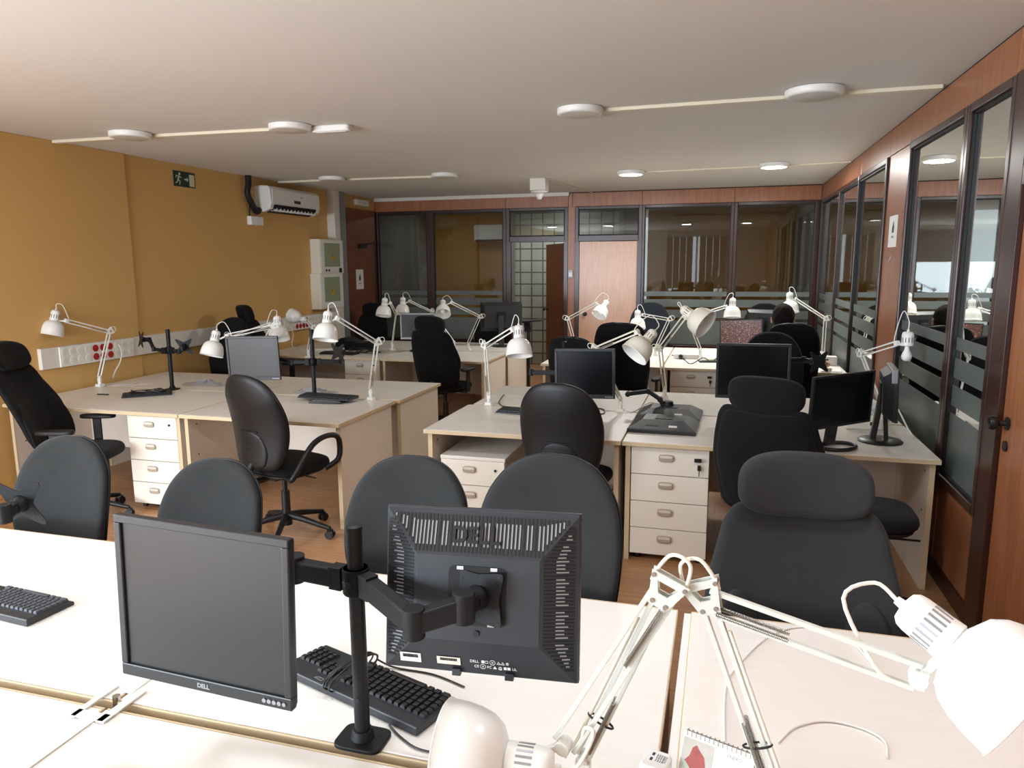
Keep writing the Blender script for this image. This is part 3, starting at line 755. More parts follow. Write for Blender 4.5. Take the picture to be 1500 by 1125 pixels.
def desk(x0, x1, y0, y1, label, front='near', group=None, modesty=True):
    t = thing('desk', label, 'desk', ((x0 + x1) / 2, (y0 + y1) / 2, 0), 0, group)
    wx, wy = x1 - x0, y1 - y0; s = -1 if front == 'near' else 1
    b = MB().prism([(-wx / 2 + .002, -wy / 2 + .002), (wx / 2 - .002, -wy / 2 + .002), (wx / 2 - .002, wy / 2 - .002), (-wx / 2 + .002, wy / 2 - .002)], (0, 0, DZ - 0.024), (1, 0, 0), (0, 1, 0), (0, 0, 0.024))
    b.build('worktop', 'desk', t, smooth=0, bevel=0.002)
    k = 0.006
    for c, d in (((0, -wy / 2 - k / 2, DZ - 0.013), (wx, k, 0.024)), ((0, wy / 2 + k / 2, DZ - 0.013), (wx, k, 0.024)), ((-wx / 2 + 0.001, 0, DZ - 0.013), (0.004, wy, 0.024)), ((wx / 2 - 0.001, 0, DZ - 0.013), (0.004, wy, 0.024))): MB().box(c, d).build('edge_band', 'edge', t, smooth=0, bevel=0.0018)
    for sx in (-1, 1):
        px = sx * (wx / 2 - 0.03)
        pm = MB(); pm.box((px, 0, (DZ - 0.026) / 2), (0.026, wy - 0.07, DZ - 0.026))
        pp = pm.build('side_panel', 'deskpanel', t, smooth=0, bevel=0.001)
        for k2 in (-1, 1): MB().box((px, k2 * (wy / 2 - 0.034), (DZ - 0.026) / 2), (0.028, 0.003, DZ - 0.028)).build('edge_band', 'edge', pp, smooth=0)
        d = MB()
        for z in (0.64, 0.42): d.cyl((px - sx * 0.013, s * (wy / 2 - 0.12), z), (px - sx * 0.0145, s * (wy / 2 - 0.12), z), 0.006, n=10)
        d.build('cam_cap', 'dark', pp)
    if modesty: MB().box((0, -s * (wy / 2 - 0.10), 0.47), (wx - 0.088, 0.018, 0.46)).build('modesty_panel', 'deskpanel', t, smooth=0)
    return t


S1, S2 = -1.352, -0.085
desk(-3.0, S1 - .004, 1.27, 2.09, 'front left desk with the end of a grey keyboard on it', 'far')
desk(S1 + .004, S2 - .008, 1.27, 2.09, 'front centre desk under the two large flat monitors and black keyboard', 'far')
desk(S2 + .03, 1.15, 1.27, 2.09, 'front right desk under the large white lamp and desk calendar', 'far')
desk(-3.0, S1 - .004, 0.43, 1.235, 'near left desk in the bottom left corner left of the white cable tray')
desk(S1 + .004, S2 - .008, 0.43, 1.235, 'near centre desk along the bottom edge below the large monitor')
desk(S2 + .03, 1.15, 0.43, 1.235, 'near right desk at the bottom edge below the calendar')
LA, LB_, LC = -5.2, -3.615, -2.365
desk(LA, LB_ - .004, 4.14, 4.985, 'long left desk against the ochre wall holding a bundled black keyboard')
desk(LB_ + .004, LC, 4.14, 4.985, 'left group desk with the black loop armed chair in front of it')
desk(LA, LB_ - .004, 5.015, 5.85, 'left group desk against the ochre wall with the crinkled plastic and the empty black pole', 'far')
desk(LB_ + .004, LC + .03, 5.015, 5.85, 'left group rear desk whose plain end panel faces the gangway', 'far')
RA, RB_, RC = -1.775, -0.535, 1.12
desk(RA, RB_ - .004, 4.14, 4.985, 'middle desk over the low pedestal with an open shelf space')
desk(RB_ + .004, RC, 4.14, 4.985, 'wide middle desk beside the glass partition holding two black monitors on stands')
desk(RA + .03, RB_ - .004, 5.015, 5.85, 'middle group rear desk behind the black monitor on its arm', 'far')
desk(RB_ + .004, RC, 5.015, 5.85, 'middle group rear desk beside the glass partition with the shadeless lamp', 'far')
desk(-5.2, -3.61, 7.25, 8.12, 'back left desk against the ochre wall covered in tangled cables')
desk(-3.602, -2.395, 7.25, 8.12, 'back left desk at the gangway with the silver monitor and two lamps')
desk(-5.2, -3.61, 8.15, 9.04, 'back left corner desk in front of the switch cabinets', 'far')
desk(-3.602, -2.395, 8.15, 9.04, 'back left rear desk with the big dark monitor seen from behind', 'far')
desk(-1.79, -0.56, 7.27, 8.14, 'back right group desk hidden behind the black mesh chair')
desk(-0.55, 1.13, 7.27, 8.14, 'brightly lit back desk where the seated person is working')
desk(-1.79, -0.56, 8.17, 9.06, 'rear desk in front of the pale wooden door', 'far')
desk(-0.55, 1.13, 8.17, 9.06, 'brightly lit rear desk next to the corner of the glass partitions', 'far')
tag(MB().prism([(S2 - .002, 1.28), (S2 + .026, 1.28), (S2 + .026, 2.085), (S2 - .002, 2.085)], (0, 0, DZ - .03), (1, 0, 0), (0, 1, 0), (0, 0, 0.026)).build('gap_strip', 'whitep', smooth=0, bevel=0.002),
    'white filler strip in the gap between the two front desks', 'filler strip').location.x = 0.012
# white cable tray bridging the row gap
t = thing('cable_tray', 'white metal cable tray bridging the gap between near and far front desks', 'cable tray', (S1, 1.25, DZ), 0)
MB().box((0.0, -0.40, 0.002), (0.034, 0.72, 0.003)).build('cover_strip', 'white', t, smooth=0)
b = MB(); b.box((-0.045, 0.0, 0.004), (0.016, 0.13, 0.004)).box((0.035, 0.0, 0.004), (0.022, 0.13, 0.004)).box((-0.005, -0.05, 0.004), (0.09, 0.025, 0.004)); b.build('bridge_plate', 'white', t, smooth=0)
MB().cyl((0.0, 0.02, -0.03), (0.0, 0.02, 0.012), 0.009).build('screw', 'chrome', t)
MB().box((0.0, 0.13, 0.0015), (0.03, 0.16, 0.003)).build('cover_strip', 'white', t, smooth=0)


def pedestal(x, y, label, n=4, ztop=0.70, w=0.42, dep=0.5, keys=False, shelf=False, h=None):
    t = thing('drawer_pedestal', label, 'drawer unit', (x, y, 0))
    hb = ztop
    MB().box((0, dep / 2 + 0.01, hb / 2 + 0.02), (w, dep - 0.02, hb - 0.04)).build('body', 'deskpanel', t, smooth=0, bevel=0.002)
    if shelf: MB().box((0, dep / 2, hb + 0.005), (w + 0.01, dep + 0.02, 0.022)).build('top', 'desk', t, smooth=0, bevel=0.003)
    dh = (hb - 0.045) / n
    for i in range(n):
        z = hb - 0.005 - dh * (i + 0.5)
        d = MB().box((0, -0.002, z), (w, 0.018, dh - 0.005)).build('drawer', 'drawer', t, smooth=0, bevel=0.0015)
        hz = z + dh * 0.14
        MB().prism(superell(0.042, 0.021, 4, 28, -0.02, hz), (0, -0.012, 0), (1, 0, 0), (0, 0, 1), (0, -0.012, 0)).build('handle', 'handle', d, bevel=0.003)
        MB().prism(superell(0.036, 0.008, 3, 20, -0.02, hz + 0.008), (0, -0.0243, 0), (1, 0, 0), (0, 0, 1), (0, -0.001, 0)).build('handle_recess', 'deskpanel', d)
        if i == 0:
            MB().cyl((w * 0.36, -0.011, z + dh * 0.15), (w * 0.36, -0.018, z + dh * 0.15), 0.008, n=14).build('lock', 'black', d)
            if keys:
                k = MB().box((w * 0.36, -0.03, z + dh * 0.15), (0.04, 0.01, 0.022)).box((w * 0.38, -0.028, z - dh * 0.12), (0.02, 0.006, 0.032)).cyl((w * 0.38, -0.028, z - dh * 0.1), (w * 0.38, -0.028, z - dh * 0.42), 0.003, n=6)
                k.build('key', 'black', d, smooth=30, bevel=0.003)
    for sx in (-1, 1):
        for yy in (0.05, dep - 0.06): MB().cyl((sx * (w / 2 - 0.04), yy, 0.0), (sx * (w / 2 - 0.04), yy, 0.045), 0.02, n=12).build('foot', 'black', t)
    return t


pedestal(-3.882, 4.19, 'four drawer cream pedestal under the long left desk, without keys')
pedestal(-0.262, 4.19, 'four drawer cream pedestal with keys hanging in its lock', keys=True, w=0.44)
pedestal(-1.475, 4.21, 'low cream pedestal with an open space above it under the middle desk', n=3, ztop=0.54, shelf=True)
pedestal(-3.875, 7.35, 'cream pedestal under the back left desk beside the cable tangle', w=0.42)
pedestal(-0.26, 7.35, 'cream pedestal with a black lock under the brightly lit back desk', w=0.44, keys=True)


# ------------------------------------------------------------------ chairs
def chair_base(t, matb='blackshell', r=0.31, rot0=0.3):
    b = MB().cyl((0, 0, 0.07), (0, 0, 0.15), 0.035, 0.03, 20)
    b.build('hub', matb, t)
    for i in range(5):
        a = rot0 + 2 * PI * i / 5; c, s = math.cos(a), math.sin(a)
        l = MB().tube([(c * 0.02, s * 0.02, 0.13), (c * 0.12, s * 0.12, 0.115), (c * 0.24, s * 0.24, 0.085), (c * r, s * r, 0.068)], lambda q: 0.024 - 0.010 * q, 8, smooth=3).build('base_leg', matb, t, smooth=60)
        cs = MB(); tx, ty = -s, c
        for k in (-1, 1): cs.cyl((c * r + tx * 0.008 * k, s * r + ty * 0.008 * k, 0.028), (c * r + tx * 0.024 * k, s * r + ty * 0.024 * k, 0.028), 0.027, n=16)
        cs.cyl((c * r, s * r, 0.03), (c * r, s * r, 0.075), 0.009, n=8)
        cs.box((c * r, s * r, 0.052), (0.03, 0.03, 0.02))
        cs.build('caster', 'black', l, smooth=40)
    MB().cyl((0, 0, 0.13), (0, 0, 0.30), 0.028, n=18).cyl((0, 0, 0.28), (0, 0, 0.42), 0.016, n=14).build('gas_column', 'black', t)
    MB().box((0, -0.01, 0.425), (0.17, 0.26, 0.035)).cyl((0.1, 0.02, 0.42), (0.26, 0.03, 0.415), 0.006, n=8).build('mechanism', 'black', t, smooth=30, bevel=0.006)


OVAL = [(0, 0.0), (0.12, 0.004), (0.175, 0.04), (0.208, 0.14), (0.224, 0.26), (0.222, 0.36), (0.198, 0.46), (0.14, 0.54), (0.065, 0.575), (0, 0.58)]
HIGH = [(0, 0.0), (0.13, 0.0), (0.205, 0.03), (0.245, 0.14), (0.268, 0.26), (0.258, 0.36), (0.236, 0.46), (0.218, 0.53), (0.18, 0.575), (0.10, 0.578), (0, 0.574)]
MESH = [(0, 0.0), (0.12, 0.0), (0.18, 0.04), (0.205, 0.18), (0.215, 0.34), (0.205, 0.50), (0.16, 0.60), (0.07, 0.63), (0, 0.632)]


def chair(kind, x, y, rz, label, fabric='fabric', arms=True, recline=10, sc=1.0, head=None, dz=0.0, group=None, seat_z=0.475, base='blackshell', wide=1.0, armw=0.29, brot=None):
    t = thing('office_chair', label, 'office chair', (x, y, 0), R(rz), group)
    chair_base(t, base, rot0=0.3 if brot is None else R(brot - rz))
    # seat
    so = superell(0.235, 0.225, 3.2, 36)
    MB().cushion(so, lambda a, b, h: V((a, b + 0.04, seat_z + h - 0.35 * max(0, b - 0.1) ** 2 * 2)), 0.04, 0.03).build('seat', fabric, t, smooth=60, weld=True)
    MB().cushion(superell(0.215, 0.205, 3.2, 32), lambda a, b, h: V((a, b + 0.03, seat_z - 0.03 + h)), 0.002, 0.022).build('seat_shell', 'blackshell', t, smooth=60, weld=True)
    tr = math.tan(R(recline)); zb = 0.50 + dz
    if kind == 'stool': return t
    if kind == 'oval': out = smooth_outline([(a * sc * wide, b * sc) for a, b in OVAL]); kx = 1.0
    elif kind == 'mesh': out = smooth_outline([(a * sc * wide, b * sc) for a, b in MESH]); kx = 0.9
    else: out = smooth_outline([(a * sc * wide, b * sc) for a, b in HIGH]); kx = 0.9
    top = max(b for a, b in out)
    lumb = lambda b: 0.035 * math.sin(min(1, b / (top * 0.75)) * PI)

    def f(a, b, h): return V((a, -0.215 + h - tr * b + kx * a * a + lumb(b) * 0.7, zb + b))
    MB().cushion(out, f, 0.03, 0.012).build('backrest', fabric, t, smooth=60, weld=True)
    if kind in ('oval',):
        sh = MB().cushion([(a * 1.02, (b - top / 2) * 1.012 + top / 2) for a, b in out], lambda a, b, h: f(a, b, h) + V((0, -0.006, 0)), 0.002, 0.026,
                          rings=((1, 0), (0.99, .4), (0.95, .75), (0.86, .95), (0.6, 1.0), (0.3, 1.0), (0, 1.0))).build('back_shell', 'blackshell', t, smooth=60, weld=True)
        lo = smooth_outline([(0, 0.012), (0.085, 0.02), (0.118, 0.08), (0.112, 0.15), (0.075, 0.215), (0, 0.24)])
        MB().cushion([(a * wide, b * sc) for a, b in lo], lambda a, b, h: f(a, b, h) + V((0, -0.028, 0)), 0.001, 0.014).build('lumbar_panel', 'blackshell', sh, smooth=60, weld=True)
        rb = MB()
        for i in range(6):
            z = 0.045 + i * 0.036; hw = 0.115 * math.sqrt(max(0.05, 1 - ((z - 0.06) / 0.21) ** 2))
            rb.tube([f(a, z * sc * 1.05, -0.0425 + abs(a) * 0.06) for a in [hw * (k / 4 - 1) for k in range(9)]], 0.0045, 5)
        rb.build('lumbar_rib', 'blackshell', sh, smooth=60)
    elif kind == 'high':
        MB().cushion([(a * 0.9, (b - top / 2) * 0.92 + top / 2) for a, b in out], lambda a, b, h: f(a, b, h) + V((0, -0.012, 0)), 0.002, 0.022).build('back_shell', fabric, t, smooth=60, weld=True)
        for s in (-1, 1):
            bo = smooth_outline([(0, 0.0), (0.055, 0.01), (0.072, 0.10), (0.066, 0.20), (0.04, 0.28), (0, 0.31)])
            MB().cushion([(a + s * 0.175 * wide, b + 0.02) for a, b in bo], lambda a, b, h: f(a, b, h + 0.024), 0.018, 0.006).build('side_bolster', fabric, t, smooth=60, weld=True)
        hz = top + 0.062
        ho = superell(0.182 if head is None else head, 0.098, 3.0, 40, 0, hz)
        MB().cushion(ho, lambda a, b, h: V((a, -0.205 + h - tr * b * 0.92 + 1.3 * a * a, zb + b)), 0.042, 0.04).build('headrest', fabric, t, smooth=60, weld=True)
        p = f(0, top * 0.8, -0.006); q = f(0, top + 0.06, -0.012)
        MB().bar(p, q, 0.06, 0.012).build('headrest_bracket', 'black', t, smooth=0, bevel=0.003)
    elif kind == 'mesh':
        MB().tube([f(a, b, 0.004) for a, b in out], 0.012, 6, closed=True).build('back_frame', 'blackshell', t, smooth=60)
    # bracket from the mechanism to the back
    MB().tube([(0, -0.1, 0.42), (0, -0.22, 0.42), (0, -0.275, 0.47), f(0, 0.06, -0.012)], 0.02, 8, smooth=4).build('back_bracket', 'black', t, smooth=60)
    if arms == 'loop':
        for s in (-1, 1):
            MB().tube([(s * 0.19, -0.13, 0.44), (s * 0.25, -0.15, 0.45), (s * armw, -0.08, 0.54), (s * (armw + .01), 0.0, 0.635), (s * (armw + .01), 0.1, 0.67), (s * (armw + .01), 0.2, 0.66), (s * armw, 0.245, 0.60), (s * 0.27, 0.22, 0.50), (s * 0.22, 0.15, 0.445)],
                      0.018, 8, smooth=4).build('armrest', 'blackshell', t, smooth=60)
    elif arms:
        for s in (-1, 1):
            a = MB().bar((s * 0.19, 0, 0.44), (s * armw, 0.0, 0.44), 0.05, 0.012).bar((s * armw, 0, 0.435), (s * armw, 0, 0.66), 0.016, 0.06, V((0, 1, 0))).build('armrest', 'blackshell', t, smooth=0, bevel=0.004)
            MB().prism(superell(0.04, 0.125, 3, 28), (s * armw, 0.01, 0.66), (1, 0, 0), (0, 1, 0), (0, 0, 0.028)).build('arm_pad', 'blackshell', a, bevel=0.008)
    return t


chair('oval', -2.60, 2.10, 188, 'grey-black oval backed chair at the far left of the front row, behind the star bracket', arms=False, sc=0.93, wide=1.03, recline=8)
chair('oval', -1.91, 2.13, 182, 'grey-black oval backed chair directly behind the large front monitor', arms=False, sc=0.83, wide=1.22, recline=8)
chair('oval', -1.08, 2.14, 180, 'grey-black oval backed chair behind the pole and the left edge of the rear facing monitor', arms=False, sc=0.94, wide=1.13, recline=8, seat_z=0.46, brot=36)
chair('oval', -0.54, 2.03, 176, 'tallest grey-black oval backed chair behind the right side of the rear facing monitor', arms=False, sc=1.06, wide=1.04, recline=8)
chair('high', 0.265, 2.04, 181, 'large high backed chair with headrest facing the front right desk', arms=False, recline=10, sc=1.0, wide=1.06, dz=-0.072, head=0.195, brot=0)
chair('high', -4.28, 3.92, -72, 'high backed black chair with headrest seen from the side beside the ochre wall', 'fabricblk', arms=True, recline=22, base='blackshell', armw=0.27, sc=0.97, dz=0.03)
chair('oval', -2.70, 4.0, -16, 'black plastic backed swivel chair with loop armrests at the left group', 'fabricblk', arms='loop', recline=6, wide=1.08, sc=1.03, armw=0.262)
chair('oval', -0.85, 4.20, -6, 'black plastic backed chair without armrests at the low pedestal desk', 'fabricblk', arms=False, recline=6, wide=1.08, sc=1.02, brot=36)
chair('high', 0.31, 4.04, -20, 'high backed black chair with headrest in front of the wide middle desk', 'fabricblk', arms=False, recline=9, wide=1.10, head=0.19, dz=-0.045)
chair('high', -2.80, 7.15, -14, 'tall black chair with headrest at the back left desk by the gangway', 'fabricblk', arms=True, recline=8, dz=0.0, head=0.18, wide=1.12)
chair('high', -4.82, 9.3, 182, 'black high backed chair with headrest in front of the brown side door', 'fabricblk', arms=False, recline=8, head=0.16, sc=0.95)
chair('oval', -4.84, 6.12, 172, 'black chair with a rounded top at the ochre wall behind the left group', 'fabricblk', arms=False, recline=6, sc=1.25, wide=0.9)
chair('high', -4.52, 6.75, -80, 'black chair whose headrest stands above the others at the ochre wall', 'fabricblk', arms=True, recline=16, dz=0.10, head=0.13)
chair('mesh', -0.86, 6.92, -8, 'tall square topped black chair at the back right group', 'fabricblk', arms=True, recline=6, sc=1.12, wide=1.05)
chair('mesh', -1.18, 6.30, -12, 'lower round topped black chair beside the tall square topped one', 'fabricblk', arms=False, recline=6, sc=1.0, wide=1.0)
chair('oval', -0.93, 9.62, 180, 'dark navy chair standing against the back glass beside the pale wooden door', 'fabricnavy', arms=False, recline=8, sc=1.25, wide=0.95)
chair('oval', 0.52, 9.62, 180, 'dark chair with a rounded top behind the head of the seated person', 'fabricblk', arms=False, recline=8, sc=1.25, wide=0.95)
chair('mesh', 0.60, 7.12, 0, 'black chair the seated person is using', 'fabricblk', arms=True, recline=6, sc=1.12, wide=0.95)
chair('oval', 0.39, 6.18, 176, 'black round topped empty chair in front of the seated person', 'fabricblk', arms=False, recline=4, sc=1.16, wide=0.95)
chair('oval', -3.15, 9.55, 170, 'dark empty chair behind the big dark monitor near the open doorway', 'fabricblk', arms='loop', recline=8, sc=1.12)
chair('stool', 0.70, 3.74, 0, 'low black seat on casters standing right of the large high backed chair', 'fabricblk', seat_z=0.53)

# ------------------------------------------------------------------ architect lamps
def lamp(label, base, elbow, joint, neck, axis, l1=0.40, l2=0.38, f1=None, f2=None, fine=False, shade=True, base3=None, surf=DZ, r=0.088, loop=(0, 0, 1), wbar=0.009, matn='white', face=False):
    B = V(base3) if base3 else at(base[0], base[1], z=surf)
    piv = B + V((0, 0, 0.085))
    E = reach(elbow[0], elbow[1], piv, l1, f1) if len(elbow) == 2 else V(elbow)
    J = reach(joint[0], joint[1], E, l2, f2) if len(joint) == 2 else V(joint)
    Nk = reach(neck[0], neck[1], J, 0.06, None) if len(neck) == 2 else V(neck)
    t = thing('desk_lamp', label, 'desk lamp', B, 0)
    L = lambda p: V(p) - B
    seg = 12 if fine else 8
    # clamp
    c = MB()
    c.box((0, 0, 0.012), (0.05, 0.055, 0.024)).box((0, 0.0, 0.003), (0.07, 0.06, 0.006)).cyl((0, 0, 0.02), (0, 0, 0.05), 0.017, 0.014, 16)
    c.build('clamp', matn, t, smooth=30, bevel=0.003)
    d1 = (E - piv).normalized(); d2 = (J - E).normalized()
    nn = d1.cross(d2)
    if nn.length < 0.05: nn = V((0, 1, 0))
    if face: nn = (EYE - E) - d1 * (EYE - E).dot(d1)
    nn.normalize(); o1 = nn.cross(d1).normalized(); o2 = nn.cross(d2).normalized()
    pr_, pe = L(piv), L(E); pj = L(J); g = 0.013
    b = MB()
    # swivel fork
    b.box((0, 0, 0.06), (0.03, 0.02, 0.03)); b.bar(V((0, 0, 0.05)), pr_, 0.02, 0.014, nn)
    b.cyl(pr_ - nn * 0.018, pr_ + nn * 0.018, 0.008, n=10)
    b.build('swivel', matn, t, smooth=30, bevel=0.002)
    for nm, a0, a1, o in (('lower_arm', pr_, pe, o1), ('upper_arm', pe, pj, o2)):
        am = MB()
        if fine: g = 0.0115 if nm == 'lower_arm' else 0.021
        for k in (-1, 1): am.bar(a0 + o * g * k, a1 + o * g * k, wbar, wbar, nn)
        am = am.build(nm, 'armgrey' if fine else matn, t, smooth=0, bevel=0.0012)
        am['kind'] = 'thing'
        dd = (a1 - a0).normalized(); ln = (a1 - a0).length
        sp = 0.42 if nm == 'upper_arm' else 0.38
        st = a0 + dd * 0.02 if nm == 'lower_arm' else a0 + dd * 0.02
        en = a0 + dd * ln * sp
        for k in (-1, 1):
            s0 = st + nn * 0.011 * k + o * g * (-1 if nm == 'lower_arm' else 1) * 0.6; s1 = en + nn * 0.011 * k + o * g * 0.6 * (1 if nm == 'upper_arm' else -1)
            if fine:
                uu, vv, ww = basis(s1 - s0); L_ = (s1 - s0).length; turns = 46
                pts = [s0 + ww * (L_ * q / (turns * 7)) + (uu * math.cos(2 * PI * q / 7) + vv * math.sin(2 * PI * q / 7)) * 0.0036 for q in range(turns * 7 + 1)]
                MB().tube(pts, 0.0009, 4).build('spring', 'steel', am, smooth=60)
            else:
                MB().cyl(s0, s1, 0.0032, n=6).build('spring', 'steel', am)
    # elbow bracket: two trapezoid plates with an opening
    e = MB(); up = (d1 - d2 * (0.1 if fine else 1)).normalized() if (d1 - d2).length > 0.1 else V((0, 0, 1)); sd = nn.cross(up).normalized()
    w1, w2, hh = (0.017, 0.031, 0.052) if not fine else (0.018, 0.036, 0.060)
    for k in (-1, 1):
        o = pe + nn * (0.008 * k) - nn * 0.0015
        q = [(-w1, -hh * 0.35), (w1, -hh * 0.35), (w2, hh * 0.65), (-w2, hh * 0.65)]
        q2 = [(-w1 * .5, hh * 0.06), (w1 * .5, hh * 0.06), (w2 * .55, hh * 0.42), (-w2 * .55, hh * 0.42)]
        vs = [o + sd * a + up * c_ for a, c_ in q + q2]; vs += [v + nn * 0.003 for v in vs]
        fs = []
        for i in range(4):
            j = (i + 1) % 4; fs += [(i, j, 4 + j, 4 + i), (8 + i, 12 + i, 12 + j, 8 + j), (i, 8 + i, 8 + j, j), (4 + i, 4 + j, 12 + j, 12 + i)]
        e.add(vs, fs)
    eb = e.build('elbow_bracket', 'armgrey' if fine else matn, t, smooth=0)
    if fine:
        rv = MB()
        for a, c_ in ((-w1 * .7, -hh * .22), (w1 * .7, -hh * .22), (w2 * .82, hh * .52), (-w2 * .82, hh * .52)):
            p = pe + sd * a + up * c_; rv.cyl(p - nn * 0.012, p + nn * 0.012, 0.0042, n=12)
        rv.build('rivet', 'steel', eb)
    # cable loop over the elbow
    k0, k1 = pe + sd * w2 * 0.8 + up * hh * 0.6, pe - sd * w2 * 0.8 + up * hh * 0.6
    cr = 0.0035 if fine else 0.0028; lh = 0.045 if fine else 0.032
    MB().tube([k1 - up * 0.02, k1, k1 * 0.85 + k0 * 0.15 + up * lh * 0.8, (k0 + k1) / 2 + up * lh, k0 * 0.85 + k1 * 0.15 + up * lh * 0.8, k0, k0 - up * 0.02], cr, 8, smooth=5).build('cable', 'cream' if fine else matn, t, smooth=60)
    if fine:
        # cable running up beside both arms and a small tie
        MB().tube([pr_ + o1 * (g + .002), (pr_ + pe) / 2 + o1 * (g + .001), pe - d1 * 0.06 + o1 * g], cr, 8, smooth=4).build('cable', 'cream', t, smooth=60)
        tb = pr_ + d1 * 0.09
        MB().tube([tb + (o1 * math.cos(a) * (g + .005) + nn * math.sin(a) * 0.009) for a in [2 * PI * i / 14 for i in range(14)]], 0.0022, 6, closed=True).build('cable_tie', 'black', t, smooth=60)
    # head
    ax = V(axis).normalized(); nk = L(Nk)
    hb = MB()
    hb.bar(pj, pj * 0.35 + nk * 0.65, 0.012, 0.012, nn); hb.cyl(pj - nn * 0.014, pj + nn * 0.014, 0.014, n=12); hb.bar(pj, pj + (pj - pe).normalized() * 0.012, 0.03, 0.024, nn)
    hb.build('head_joint', matn, t, smooth=30, bevel=0.001)
    ns = 40 if fine else 24
    sk = MB().lathe([(0.012, -0.088), (0.024, -0.086), (0.031, -0.078), (0.0335, -0.066), (0.0345, -0.02), (0.0355, -0.004), (0.03, 0.0)], nk, ax, ns).build('lamp_socket', matn, t, smooth=50)
    MB().cyl(nk - ax * 0.084, nk - ax * 0.100, 0.009, 0.007, 12).build('socket_cap', matn, sk)
    uu, vv, _ = basis(ax)
    vt = MB(); nv = 20 if fine else 12
    for i in range(nv):
        a = 2 * PI * i / nv; dr = uu * math.cos(a) + vv * math.sin(a); tg = ax.cross(dr)
        vt.prism([(-0.0021, -0.052), (0.0021, -0.052), (0.0021, -0.022), (-0.0021, -0.022)], nk + dr * 0.0335, tg, ax, dr * 0.0012)
    vt.build('vent_slots', 'dark' if not fine else 'silver', sk, smooth=0)
    if shade:
        s = r / 0.088
        outp = [(0.031, -0.002), (0.040, 0.002), (0.058 * s, 0.012), (0.072 * s, 0.030), (0.081 * s, 0.055), (0.086 * s, 0.085), (0.088 * s, 0.112), (0.0905 * s, 0.116), (0.088 * s, 0.118)]
        inp = [(a - 0.0025, z - (0.0 if i else 0.0) + 0.002) for i, (a, z) in enumerate(outp[:-2])][::-1]
        q = MB(); q.lathe(outp, nk, ax, ns, close=False); k = len(outp)
        q.mi(1); q.lathe([(outp[-1][0], outp[-1][1])] + inp + [(0.001, 0.002)], nk, ax, ns, close=False)
        q.build('lamp_shade', [matn, 'whitein'], t, smooth=60)
    MB().lathe([(0.013, 0.0), (0.014, 0.02), (0.026, 0.045), (0.030, 0.062), (0.026, 0.08), (0.013, 0.09), (0, 0.092)], nk, ax, 20).build('bulb', 'bulb', t, smooth=60)
    # cable arc from the arm end to the socket cap
    p0 = pj - (pj - pe).normalized() * 0.03 + o2 * g; p3 = nk - ax * 0.1; lp = V(loop)
    MB().tube([p0, p0 + lp * 0.03, (p0 + p3) / 2 + lp * 0.055 - ax * 0.03, p3 - ax * 0.028 + lp * 0.01, p3], cr, 8, smooth=5).build('head_cable', 'cream' if fine else matn, t, smooth=60)
    return t


D = (0.05, -0.05, -1)
lamp('white lamp clamped by the ochre wall at the far left of the room', (147, 556), (160, 486), (97, 470), (79, 470), (-0.10, -0.25, -1), base3=(-5.13, 4.98, DZ), f1=False, f2=False, l1=0.36)
lamp('white lamp whose shade hangs left of the small left group monitor', (345, 570), (400, 478), (332, 492), (314, 500), (-0.1, -0.3, -1), base3=(-3.72, 5.0, DZ), f1=True, l1=0.36)
lamp('white lamp whose shade hangs just above the right corner of the small left group monitor', (350, 572), (338, 495), (395, 475), (407, 478), (0.25, -0.3, -1), base3=(-3.82, 5.02, DZ), f1=True, l1=0.34, f2=True)
lamp('white lamp with its base at the gangway edge of the left group', (556, 580), (552, 502), (494, 466), (479, 474), (0.0, -0.3, -1), base3=(-2.56, 4.98, DZ), f1=False, f2=False, l1=0.38)
lamp('pale lamp turned upwards in front of the red wall sockets', (452, 524), (458, 480), (446, 466), (438, 466), (-1.0, 0.15, 0.25), l1=0.30, l2=0.2, r=0.08)
lamp('white lamp standing left of the silver monitor at the back left', (575, 513), (580, 460), (572, 444), (563, 448), (0.0, -0.3, -1), f1=False, l1=0.38, l2=0.30, f2=False)
lamp('white lamp hanging over the top left corner of the silver monitor', (632, 520), (633, 457), (600, 441), (590, 446), (0.05, -0.3, -1), base3=(-3.12, 8.28, DZ), l1=0.38, l2=0.36, f2=True)
lamp('white lamp with its open shade tipped towards the viewer above the tall gangway chair', (686, 513), (703, 464), (661, 443), (649, 449), (0.28, -0.75, -0.8), f1=False, l1=0.38)
lamp('white lamp at the left edge of the middle group with its shade hanging low', (724, 591), (711, 507), (751, 482), (760, 496), (0.1, -0.3, -1), base3=(-1.62, 5.0, DZ), f1=False, f2=False, l1=0.40)
lamp('white lamp standing in front of the pale wooden door', (843, 519), (832, 467), (874, 444), (884, 450), (-0.35, -0.55, -0.75), l1=0.40, l2=0.36, loop=(0, 0, 1.6))
lamp('white lamp seen half behind the big cream shade of the middle group', (964, 509), (980, 468), (941, 461), (934, 466), (0.05, -0.3, -1), l1=0.32, l2=0.30, base3=(-0.70, 8.16, DZ), f1=False)
lamp('cream lamp with its open shade tipped left above the dark square monitor', (903, 601), (873, 511), (933, 486), (946, 500), (-0.55, -0.45, -0.68), base3=(-0.66, 5.0, DZ), f1=False, f2=False, l1=0.42, matn='cream', loop=(0.2, 0, 1.6), r=0.094)
lamp('cream lamp on a long upright arm, shade pointing down to the right', (971, 583), (967, 511), (1004, 462), (1014, 462), (0.72, -0.35, -0.45), base3=(-0.40, 5.55, DZ), l1=0.40, f2=False, f1=False, l2=0.42, matn='cream', r=0.10)
lamp('white lamp at the back right group whose shade hangs over the code screen', (1030, 521), (1008, 466), (1064, 449), (1073, 449), (0.0, -0.2, -1), base3=(-0.22, 8.16, DZ), f1=False, l1=0.40)
